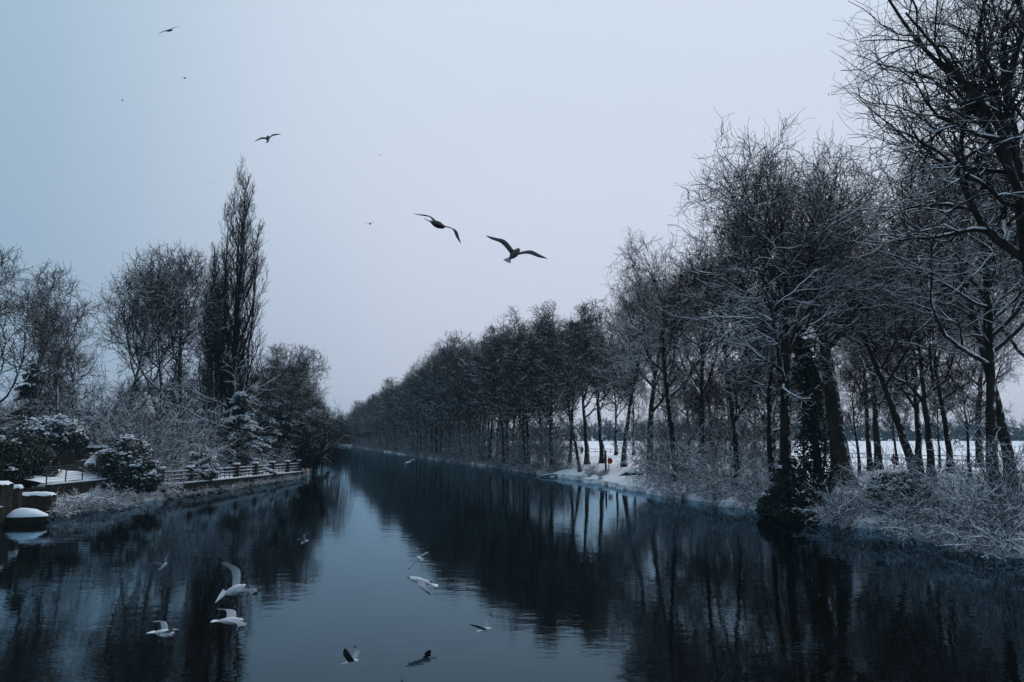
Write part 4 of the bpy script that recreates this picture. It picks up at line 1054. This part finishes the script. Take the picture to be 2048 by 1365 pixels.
# ------------------------------------------------------------------ right bank things
# lifebuoy on its post
lx, ly = xat(1217.5, 87.5, 1), 87.5
lb = bpy.data.objects.new('lifebuoy_post', None); COL.objects.link(lb)
lb.location = (lx, ly, float(gz(np.array(lx), np.array(ly)))); tag(lb, 'red lifebuoy housing on a thin post on the open snowy bank', 'lifebuoy')
link('post', MB().tube([(0, 0, -0.2), (0, 0, 1.55)], [0.045, 0.045], 8).mesh('post', M['metal'], True), lb)
tv = []
for i in range(20):
    a = i * 2 * math.pi / 20
    for j in range(8):
        b = j * 2 * math.pi / 8
        r = 0.22 + 0.085 * math.cos(b)
        tv.append((0.15 + r * math.cos(a), -0.11 + 0.085 * math.sin(b), 1.1 + r * 1.15 * math.sin(a)))
tf = [(i * 8 + j, ((i + 1) % 20) * 8 + j, ((i + 1) % 20) * 8 + (j + 1) % 8, i * 8 + (j + 1) % 8) for i in range(20) for j in range(8)]
link('lifebuoy_ring', mesh_arrays('ring', tv, [tf], M['red']), lb)
link('backboard', MB().box((0.15, -0.02, 1.08), (0.40, 0.05, 0.52)).mesh('backboard', M['red']), lb)
# timber post next to it
px, pyy = xat(1211.5, 86.5, 1), 86.5
pt = link('mooring_post', MB().tube([(0, 0, -0.2), (0.02, 0, 1.4), (0, 0, 2.35)], [0.12, 0.11, 0.10], 9).mesh('mooring_post', M['timber'], True), None, (px, pyy, float(gz(np.array(px), np.array(pyy)))))
tag(pt, 'tall dark timber post just left of the red lifebuoy', 'post')
# sloping slab (old slipway) and broken timber landing
sl = bpy.data.objects.new('slipway', None); COL.objects.link(sl)
qx, qy = xat(1262, 79.5, 0.5), 79.5
sl.location = (qx, qy, 0.15); sl.rotation_euler = (0, 0, -0.25)
tag(sl, 'old sloping timber slipway with snow on its top at the open bank', 'slipway')
prof = [(-2.3, -0.2), (-2.2, 0.02), (-0.4, 1.05), (1.3, 1.0), (1.3, 0.80), (0.2, 0.55), (-0.6, -0.2)]
n = len(prof)
v = [(x, -0.9, z) for x, z in prof] + [(x, 0.9, z) for x, z in prof]
link('ramp', mesh_arrays('ramp', v, [[(i, (i + 1) % n, n + (i + 1) % n, n + i) for i in range(n)], [list(range(n))], [list(range(2 * n - 1, n - 1, -1))]], M['timber'], False), sl)
top = [(-2.2, 0.03), (-0.4, 1.06), (1.3, 1.01), (1.3, 1.13), (-0.42, 1.19), (-2.22, 0.10)]
v = [(x, -0.93, z) for x, z in top] + [(x, 0.93, z) for x, z in top]
n = 6
link('snow', mesh_arrays('ramp_snow', v, [[(i, (i + 1) % n, n + (i + 1) % n, n + i) for i in range(n)], [list(range(n))], [list(range(2 * n - 1, n - 1, -1))]], M['snow'], False), sl)
for k in range(4):
    p = link('plank', MB().bar((-0.8 + 0.1 * k, -1.2 - 0.35 * k, 0.10 - 0.02 * k), (3.2 - 0.2 * k, -1.5 - 0.35 * k, 0.22 - 0.04 * k), 0.28, 0.10).mesh('plank', M['timber']), sl)
    link('snow', MB().bar((-0.7 + 0.1 * k, -1.2 - 0.35 * k, 0.20 - 0.02 * k), (3.1 - 0.2 * k, -1.5 - 0.35 * k, 0.32 - 0.04 * k), 0.26, 0.08).mesh('plank_snow', M['snow']), p)
# fallen logs at the waterline
for k, (u, y, L, rz, tl, lab) in enumerate([(1118, 92, 5.0, 0.4, 0.05, 'fallen log at the waterline left of the crooked tree'), (1138, 90, 3.2, 1.0, 0.25, 'tilted snowy branch leaning on the fallen log'), (240, 52.5, 2.2, -0.6, -0.15, 'snowy branch dipping into the water below the wire railing')]):
    x = xat(u, y, 0.3)
    dx, dy = math.cos(rz) * L / 2, math.sin(rz) * L / 2
    o = bpy.data.objects.new('fallen_log', None); COL.objects.link(o); o.location = (x, y, 0.25)
    pts = np.array([(-dx, -dy, -L / 2 * tl), (-dx * .3, -dy * .3 + .1, 0.05), (dx * .4, dy * .4, 0), (dx, dy, L / 2 * tl)])
    rr = [0.10, 0.09, 0.08, 0.05]
    if k == 2: rr = [0.06, 0.055, 0.05, 0.04]
    link('log', MB().tube(pts, rr, 8).mesh('log', M['timber'], True), o)
    link('snow', MB().tube(pts + (0, 0, rr[0] * 0.6), [q * 0.85 for q in rr], 6).mesh('log_snow', M['snow'], True), o)
    tag(o, lab, 'log')
# field rail
fr = bpy.data.objects.new('field_rail', None); COL.objects.link(fr); tag(fr, 'low dark post and rail fence between the path and the snowy field', 'fence')
fa, fb = np.array([-4.0, 205.0]), np.array([92.0, 72.0])
nseg = 66
pm = MB().box((0, 0, 0.5), (0.10, 0.10, 1.05)).mesh('post', M['timber'])
pp_ = [fa + (fb - fa) * i / nseg for i in range(nseg + 1)]
zz_ = [float(gz(np.array(q[0]), np.array(q[1]))) for q in pp_]
for i, q in enumerate(pp_):
    link('post', pm, fr, (q[0], q[1], zz_[i]))
    if i < nseg:
        q2 = pp_[i + 1]
        for h in (0.35, 0.95):
            a = (q[0], q[1], zz_[i] + h); b = (q2[0], q2[1], zz_[i + 1] + h)
            link('rail', MB().bar(a, b, 0.07, 0.09).mesh('rail', M['timber']), fr)
# thin lamp post
lp = bpy.data.objects.new('lamp_post', None); COL.objects.link(lp)
x = xat(1697, 92, 1); lp.location = (x, 92, float(gz(np.array(x), np.array(92.0)))); tag(lp, 'thin dark lamp post right of the biggest plane trunk', 'lamp post')
link('pole', MB().tube([(0, 0, -0.2), (0, 0, 1.0), (0, 0, 1.05), (0, 0, 6.0)], [0.10, 0.10, 0.06, 0.05], 8).mesh('pole', M['metal'], True), lp)
link('lamp_head', MB().box((0, -0.2, 6.04), (0.18, 0.6, 0.10), 0, 0.8).mesh('lamp_head', M['metal']), lp)
# distant cars on the far road
car_b = MB().box((0, 0, 0.55), (4.3, 1.75, 0.6), 0, 0.97).box((-0.15, 0, 1.10), (2.4, 1.6, 0.55), 0, 0.78).mesh('car_body', M['carpaint'])
car_g = MB().box((-0.15, 0, 1.08), (2.2, 1.63, 0.36), 0, 0.85).mesh('car_windows', M['glass'])
wh = MB().tube([(0, -0.1, 0), (0, 0.1, 0)], [0.32, 0.32], 12).mesh('wheel', M['tyre'])
hl = MB().tube([(0, 0, 0), (0.05, 0, 0)], [0.13, 0.11], 8).mesh('headlight', M['headlamp'])
for k, u in enumerate([1772, 1798, 1808, 1866, 1887, 1918, 1936, 1990, 2012, 1190, 1188.0]):
    if k == 10: u = 1330
    x = xat(u, 540); y = 540 + 12 * math.sin(x / 190.0) + 1.0
    c = bpy.data.objects.new('distant_car', None); COL.objects.link(c); c.location = (x, y, 1.28); c.rotation_euler = (0, 0, math.pi + math.radians(58))
    tag(c, 'tiny silver car with lit headlights on the road beyond the field', 'car', 'cars on the far road')
    link('body', car_b, c); link('windows', car_g, c)
    for wx in (-1.35, 1.35):
        for wy in (-0.8, 0.8): link('wheel', wh, c, (wx, wy, 0.32))
    for wy in (-0.6, 0.6): link('headlight', hl, c, (2.13, wy, 0.62))

# ------------------------------------------------------------------ people
def person(name, loc, rz, label, coat, legs, hood=True, s=1.0, stride=0.22):
    o = bpy.data.objects.new(name, None); COL.objects.link(o); o.location = loc; o.rotation_euler = (0, 0, rz); o.scale = (s, s, s)
    tag(o, label, 'person')
    # skeleton (x = forward)
    J = [((0, 0, 0.93), 0.14), ((0, 0, 1.15), 0.145), ((0.02, 0, 1.38), 0.15), ((0.03, 0, 1.47), 0.06), ((0.05, 0, 1.58), 0.085), ((0.05, 0, 1.68), 0.075)]
    E = [(0, 1), (1, 2), (2, 3), (3, 4), (4, 5)]
    for sg in (-1, 1):
        f = stride * sg
        k = len(J)
        J += [((0.0, 0.09 * sg, 0.86), 0.095), ((f * 0.5 + 0.04, 0.10 * sg, 0.48), 0.062), ((f - 0.03, 0.10 * sg, 0.09), 0.045), ((f + 0.15, 0.11 * sg, 0.035), 0.032)]
        E += [(0, k), (k, k + 1), (k + 1, k + 2), (k + 2, k + 3)]
        k = len(J)
        J += [((0.02, 0.18 * sg, 1.38), 0.07), ((-0.04 - f * 0.4, 0.24 * sg, 1.12), 0.052), ((0.10 - f * 0.5, 0.22 * sg, 0.92), 0.042), ((0.14 - f * 0.5, 0.21 * sg, 0.83), 0.035)]
        E += [(2, k), (k, k + 1), (k + 1, k + 2), (k + 2, k + 3)]
    me = bpy.data.meshes.new('figure'); me.from_pydata([j[0] for j in J], E, []); me.materials.append(legs)
    b = link('figure', me, o)
    sk = b.modifiers.new('skin', 'SKIN'); sv = me.skin_vertices[0].data
    for i, (p, r) in enumerate(J): sv[i].radius = (r, r); sv[i].use_root = (i == 0)
    sk.use_smooth_shade = True
    b.modifiers.new('sub', 'SUBSURF').levels = 1; b.modifiers['sub'].render_levels = 1
    # coat: flared loft from hips to neck
    n = 14; v = []; prof = [(0.62, 0.25, 0.20), (0.85, 0.22, 0.185), (1.10, 0.20, 0.175), (1.32, 0.225, 0.175), (1.42, 0.19, 0.14), (1.49, 0.09, 0.09)]
    for z, w, d in prof:
        for i in range(n):
            a = i * 2 * math.pi / n; v.append((0.015 + d * math.cos(a), w * math.sin(a), z))
    f = [(k * n + i, k * n + (i + 1) % n, (k + 1) * n + (i + 1) % n, (k + 1) * n + i) for k in range(len(prof) - 1) for i in range(n)]
    link('coat', mesh_arrays('coat', v, [f], coat), o)
    mb = MB()
    for sg in (-1, 1):
        ff = stride * sg
        mb.tube([(0.02, 0.19 * sg, 1.40), (-0.04 - ff * 0.4, 0.25 * sg, 1.12), (0.10 - ff * 0.5, 0.23 * sg, 0.90)], [0.095, 0.08, 0.065], 8)
    link('sleeves', mb.mesh('sleeves', coat, True), o)
    v = []; n = 12
    for z, r, q in ((1.46, 0.10, 0), (1.54, 0.125, -0.02), (1.64, 0.125, -0.02), (1.72, 0.09, -0.02), (1.755, 0.03, -0.02)):
        for i in range(n):
            a = i * 2 * math.pi / n; x = r * math.cos(a)
            v.append((0.03 + min(x, 0.055) + q, r * 0.9 * math.sin(a), z))
    f = [(k * n + i, k * n + (i + 1) % n, (k + 1) * n + (i + 1) % n, (k + 1) * n + i) for k in range(4) for i in range(n)]
    link('hood' if hood else 'hair', mesh_arrays('hood', v, [f, [list(range(48, 60))]], coat if hood else M['hair']), o)
    link('face', MB().tube([(0.07, 0, 1.50), (0.105, 0, 1.56), (0.10, 0, 1.66), (0.07, 0, 1.71)], [0.03, 0.07, 0.068, 0.03], 10).mesh('face', M['skin'], True), o)
    link('backpack', MB().box((-0.24, 0, 1.2), (0.16, 0.30, 0.42), 0, 0.85).mesh('backpack', M['cloth_dark']), o)
    return o
def gp(u, y):
    x = xat(u, y); return (x, y, float(gz(np.array(x), np.array(float(y)))))
person('person', gp(1789, 88), math.radians(200), 'walker in a dark red hooded coat behind the snowy bushes', M['coat_red'], M['cloth_dark'])
person('person', gp(1164, 152), math.radians(250), 'walker in dark clothes far off on the snowy path left of the lifebuoy', M['cloth_dark'], M['cloth_dark'], False)

# ------------------------------------------------------------------ gulls
def gull(head, tail, wl_, wr_, d, label, group=None, rscale=1.0, chord=0.16, side=None, tailfan=1.0, backlit=False, dark_under=False):
    """head/tail: (u,v[,dd]); wl_, wr_: (root, wrist, tip) in photograph pixels with optional depth offset (m)"""
    P = lambda q: at(q[0], q[1], d + (q[2] if len(q) > 2 else 0.0))
    h, t = P(head), P(tail)
    c = (h + t) / 2
    a = nrm(h - t); Lb = float(np.linalg.norm(h - t))
    wl3 = [P(q) for q in wl_]; wr3 = [P(q) for q in wr_]
    wlen = max(np.linalg.norm(w_[2] - w_[1]) + np.linalg.norm(w_[1] - w_[0]) for w_ in (wl3, wr3))
    Lr = max(Lb, 0.72 * wlen)
    l = (wr3[1] - wl3[1]) if side is None else np.asarray(side, float)
    l = l - a * (l @ a); l = nrm(l) if np.linalg.norm(l) > 1e-3 else np.array([0, 1.0, 0])
    n = np.cross(a, l)
    if n[2] < 0: n = -n
    # body radius profile along x in [-.5,.5]*Lb
    xs_ = np.linspace(-0.5, 0.5, 41)
    kp = np.array([(-0.5, 0.015), (-0.36, 0.05), (-0.15, 0.125), (0.08, 0.16), (0.24, 0.14), (0.32, 0.105), (0.40, 0.105), (0.46, 0.085), (0.5, 0.01)])
    prof_r = np.interp(xs_, kp[:, 0], kp[:, 1]) * (0.35 * Lb + 0.65 * Lr) * 0.9 * rscale
    rmax = prof_r.max()
    Mh = 11
    def body_sec(y):
        ok = np.where(prof_r > abs(y))[0]
        # contiguous interval around the chest
        x0, x1 = xs_[ok[0]], xs_[ok[-1]]
        q = x1 + (x0 - x1) * (0.5 - 0.5 * np.cos(np.linspace(0, math.pi, Mh)))
        r = np.interp(q, xs_, prof_r); hh = np.sqrt(np.maximum(r * r - y * y, 0)) * 1.0
        up = c + np.outer(q * Lb, a) + l * y + np.outer(hh + 0.002, n)
        dn = c + np.outer(q * Lb, a) + l * y - np.outer(hh + 0.002, n)
        return np.concatenate([up, dn[1:-1][::-1]])
    def wing_sec(p, ch, th, fwd):
        q = 0.5 - 0.5 * np.cos(np.linspace(0, math.pi, Mh))
        fo = 2.2 * th * (np.sqrt(q) * 0.9 - q * 0.62 - 0.28 * q * q + 0.02)
        ctr = p + fwd * ch * 0.35
        camb = 0.05 * ch * np.sin(q * math.pi)
        up = ctr - np.outer(q * ch, fwd) + np.outer(camb + fo, n)
        dn = ctr - np.outer(q * ch, fwd) + np.outer(camb - fo * 0.6 - 0.001, n)
        return np.concatenate([up, dn[1:-1][::-1]])
    def wing(w, s):
        out = []
        root = c + a * (0.10 * Lb) + l * s * rmax * 0.9
        pts = [root, w[0] * 0.4 + root * 0.6, w[1], w[1] * 0.45 + w[2] * 0.55, w[2]]
        # smooth bezier-like resample
        tt = np.linspace(0, 4, 15)[1:]
        pa = np.array(pts)
        cs = []
        pe = np.concatenate([[2 * pa[0] - pa[1]], pa, [2 * pa[4] - pa[3]]])
        for k in tt:
            i = min(int(k), 3); f_ = k - i
            p0_, p1_, p2_, p3_ = pe[i:i + 4]
            cs.append(0.5 * (2 * p1_ + (p2_ - p0_) * f_ + (2 * p0_ - 5 * p1_ + 4 * p2_ - p3_) * f_ ** 2 + (3 * p1_ - p0_ - 3 * p2_ + p3_) * f_ ** 3))
        cs = np.array(cs)
        ch = np.interp(tt, [0, 1, 2, 3, 4], [0.44 * Lb, chord * 2.1 * Lr, chord * 2.1 * Lr, chord * 1.5 * Lr, 0.03 * Lr])
        for i, k in enumerate(tt):
            sw = nrm(pa[4] - pa[2])
            fwd = nrm(a + sw * (-0.0) ) if k < 2 else nrm(a * 1.0 - sw * 0.25 * (k - 2))
            out.append(wing_sec(cs[i], ch[i], ch[i] * 0.055, fwd))
        return out, tt
    bsec = [body_sec(y) for y in np.linspace(-0.86, 0.86, 9) * rmax]
    lw, tt = wing(wl3, -1); rw_, _ = wing(wr3, 1)
    secs = lw[::-1] + bsec + rw_
    Ms = len(secs[0]); Ns = len(secs)
    Vv = np.concatenate(secs)
    F = [(i * Ms + j, i * Ms + (j + 1) % Ms, (i + 1) * Ms + (j + 1) % Ms, (i + 1) * Ms + j) for i in range(Ns - 1) for j in range(Ms)]
    fm = []
    nb = len(lw)
    for i in range(Ns - 1):
        for j in range(Ms):
            if i < nb - 1 or i >= nb + 8 + 1:
                k = tt[nb - 1 - i] if i < nb - 1 else tt[min(i - nb - 8, nb - 1)]
                fm.append(2 if k > 3.25 else (1 if j < Mh - 1 else 3))
            else: fm.append(0)
    caps = [list(range(Ms)), list(range((Ns - 1) * Ms + Ms - 1, (Ns - 1) * Ms - 1, -1))]
    e_ = bpy.data.objects.new('seagull', None); COL.objects.link(e_); e_.location = tuple(c)
    me = mesh_arrays('gull_body', Vv - c, [F, caps], [M['gull_backlit'], M['gull_under'], M['gull_black'], M['gull_under']] if backlit else [M['gull_white'], M['gull_grey'], M['gull_black'], M['gull_under'] if dark_under else M['gull_grey']], True, np.concatenate([fm, [2, 2]]))
    link('body', me, e_)
    # tail fan
    t0 = -a * 0.34 * Lb; t1 = -a * (0.64 * Lb)
    wd = 0.05 * Lr, 0.15 * Lr * tailfan
    tvv = [t0 - l * wd[0] + n * .006, t0 + l * wd[0] + n * .006, t1 + l * wd[1] + n * .004, t1 - a * 0.02 * Lb + n * .004, t1 - l * wd[1] + n * .004]
    tvv = tvv + [q - n * 0.012 for q in tvv]
    link('tail', mesh_arrays('tail', tvv, [[(0, 1, 2, 3, 4), (9, 8, 7, 6, 5)], [(i, 5 + i, 5 + (i + 1) % 5, (i + 1) % 5) for i in range(5)]], M['gull_grey'] if backlit else M['gull_white'], False), e_)  # sky gulls get a greyer tail, silhouette shade painted in
    link('beak', MB().tube([a * 0.48 * Lb, a * 0.53 * Lb - n * 0.004, a * 0.585 * Lb - n * 0.015 * Lb], [0.035 * Lb, 0.024 * Lb, 0.004 * Lb], 6).mesh('beak', M['beak'], True), e_)
    tag(e_, label, 'bird', group)
    return e_

GG = 'seagulls flying over the river'
gull((1038, 499, 0.25), (1017, 520, -0.1), ((1026, 501), (1008, 483.5), (971.5, 471.6)), ((1038, 503), (1059, 503.5), (1094.5, 517.5)), 13, 'seagull with the widest straight spread wings in the middle of the sky', GG, backlit=True)
gull((888, 455, 0.2), (858, 442, -0.2), ((876.6, 445), (861, 434.4), (825, 427.8)), ((889, 452), (909, 460), (922, 487.5)), 14, 'seagull banking with its right wing bent down in the middle of the sky', GG, backlit=True)
gull((536, 272.5, 0.2), (535, 283.5, -0.1), ((532, 275), (522, 276.6), (508.4, 283.2)), ((540, 273), (546, 270.2), (562.4, 268)), 24, 'seagull above the poplar top', GG, backlit=True)
gull((345, 60, 0.1), (331, 63, -0.1), ((334, 60.5), (330, 61.5), (315, 69.6)), ((341, 58.5), (349.7, 55.3), (361.8, 53)), 28, 'seagull highest in the sky at upper left', GG, backlit=True)
gull((369.7, 155.8, 0.3), (369.3, 157.8, -0.2), ((368, 155.8), (366, 154.4), (362.8, 155.4)), ((371, 155.8), (372.6, 155), (375.8, 157.5)), 85, 'small distant seagull below the highest one', GG, backlit=True)
gull((245.6, 200.2, 0.3), (244.4, 202, -0.2), ((244.6, 199.8), (243.6, 199.2), (241.6, 198.7)), ((246, 201), (246.8, 202.5), (247.4, 205.6)), 120, 'tiny crescent shaped seagull farthest left in the sky', GG, backlit=True)
gull((740, 447.2, 0.3), (740, 449.2, -0.2), ((738.5, 447), (735, 445.8), (730, 448)), ((741.5, 447), (745, 445.6), (750, 447.4)), 60, 'small distant seagull left of the two largest sky gulls', GG, backlit=True)
gull((760.5, 310.2, 0.3), (760.3, 311.6, -0.2), ((760, 310.4), (758.5, 309.8), (756.8, 311)), ((761, 310.4), (762.2, 309.8), (764, 311)), 140, 'speck sized seagull high right of the poplar', GG, backlit=True)
gull((727, 538.6, 0.3), (727, 539.4, -0.2), ((726.6, 538.8), (726, 538.3), (724.8, 539.2)), ((727.4, 538.8), (728, 538.3), (729.2, 539)), 210, 'speck sized seagull below the small distant one', GG, backlit=True)
gull((406, 353.6, 0.3), (406, 354.4, -0.2), ((405.6, 353.8), (405, 353.3), (403.8, 354.2)), ((406.4, 353.8), (407, 353.3), (408.2, 354)), 210, 'speck sized seagull just left of the poplar top, upper of two', GG, backlit=True)
gull((419, 365.2, 0.3), (419, 366, -0.2), ((418.6, 365.3), (418, 364.8), (416.8, 365.6)), ((419.4, 365.3), (420, 364.8), (421.4, 366)), 210, 'speck sized seagull just left of the poplar top, lower of two', GG, backlit=True)
gull((822, 923, 0.1), (811, 926.5, -0.1), ((814.5, 925), (813, 928.5), (810.3, 939.8)), ((818, 922.5), (822.5, 920.2), (835, 919.6)), 28, 'white seagull low over the far water in front of the dense row', GG)
gull((616.5, 1081, 0), (605, 1086, 0.1), ((606, 1081.5), (598.7, 1078.2), (589.3, 1081)), ((610, 1080), (608.6, 1070.5), (622.9, 1062.2)), 16.6, 'white seagull skimming where the dark reflection meets bright water', GG)
gull((334, 1126, 0), (321, 1138.5, 0.1), ((326, 1127), (310.8, 1125.4), (292.7, 1128.6)), ((331, 1123), (332.7, 1115.5), (342.6, 1101.2)), 17, 'white seagull with one wing upright over the dark water at left', GG)
gull((493, 1173, -0.1), (445, 1190, 0.1), ((470, 1170, 0.15), (474, 1142, 0.3), (434, 1114, 0.4)), ((484, 1180, -0.15), (503, 1179.5, -0.35), (515, 1190, -0.5)), 9.5, 'largest nearest seagull with one wing raised high over the dark water', GG, rscale=0.9, tailfan=1.5)
gull((488, 1241.5, 0), (432, 1242.5, 0), ((460, 1236, 0.15), (464.6, 1222.3, 0.4), (427, 1216.6, 0.5)), ((476, 1243, -0.15), (484.4, 1246.5, -0.3), (486, 1257, -0.45)), 11, 'seagull gliding just below the largest one', GG, rscale=0.85)
gull((348, 1268.5, -0.1), (306, 1265, 0.1), ((327, 1258.6, 0.15), (327.3, 1244.5, 0.3), (291, 1245.2, 0.4)), ((340, 1265, -0.1), (350, 1260, -0.25), (358.5, 1261.5, -0.45)), 11.5, 'seagull at lower left with a bent dark wing', GG, rscale=0.85)
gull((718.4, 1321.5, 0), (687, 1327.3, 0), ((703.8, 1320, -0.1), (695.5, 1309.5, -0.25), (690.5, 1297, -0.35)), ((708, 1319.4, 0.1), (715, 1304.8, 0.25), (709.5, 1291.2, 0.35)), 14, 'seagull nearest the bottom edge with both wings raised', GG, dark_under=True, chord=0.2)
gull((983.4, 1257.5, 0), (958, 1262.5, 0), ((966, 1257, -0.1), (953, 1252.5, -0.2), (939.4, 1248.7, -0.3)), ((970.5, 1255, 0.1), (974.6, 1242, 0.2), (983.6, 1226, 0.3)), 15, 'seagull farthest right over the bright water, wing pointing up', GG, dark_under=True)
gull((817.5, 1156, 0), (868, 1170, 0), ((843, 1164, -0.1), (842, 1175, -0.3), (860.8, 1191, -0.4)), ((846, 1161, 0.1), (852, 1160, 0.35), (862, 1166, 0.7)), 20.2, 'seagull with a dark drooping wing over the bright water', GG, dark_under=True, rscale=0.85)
gull((834.5, 1114, 0.1), (843.5, 1119.5, -0.1), ((834, 1119), (827.3, 1127), (816, 1141)), ((840, 1112.5), (849.8, 1107.2), (858.9, 1103.6)), 15.7, 'seagull with slanting spread wings above the one with the drooping wing', GG)

# ------------------------------------------------------------------ haze
hb = MB().box((0, 460, 21.5), (1830, 1110, 47.5)).mesh('haze', [])
hm = bpy.data.materials.new('haze'); hm.use_nodes = True
hm.node_tree.nodes.clear()
ho_ = hm.node_tree.nodes.new("ShaderNodeOutputMaterial"); pv_ = hm.node_tree.nodes.new("ShaderNodeVolumePrincipled")
pv_.inputs['Color'].default_value = (0.45, 0.76, 0.92, 1)
pv_.inputs['Density'].default_value = 0.00030
pv_.inputs['Anisotropy'].default_value = 0.0
hm.node_tree.links.new(pv_.outputs[0], ho_.inputs['Volume'])
hb.materials.clear(); hb.materials.append(hm)
hz_ = link('haze', hb); tag(hz_, 'thin cold haze lying over the river and field', 'haze', kind='stuff')
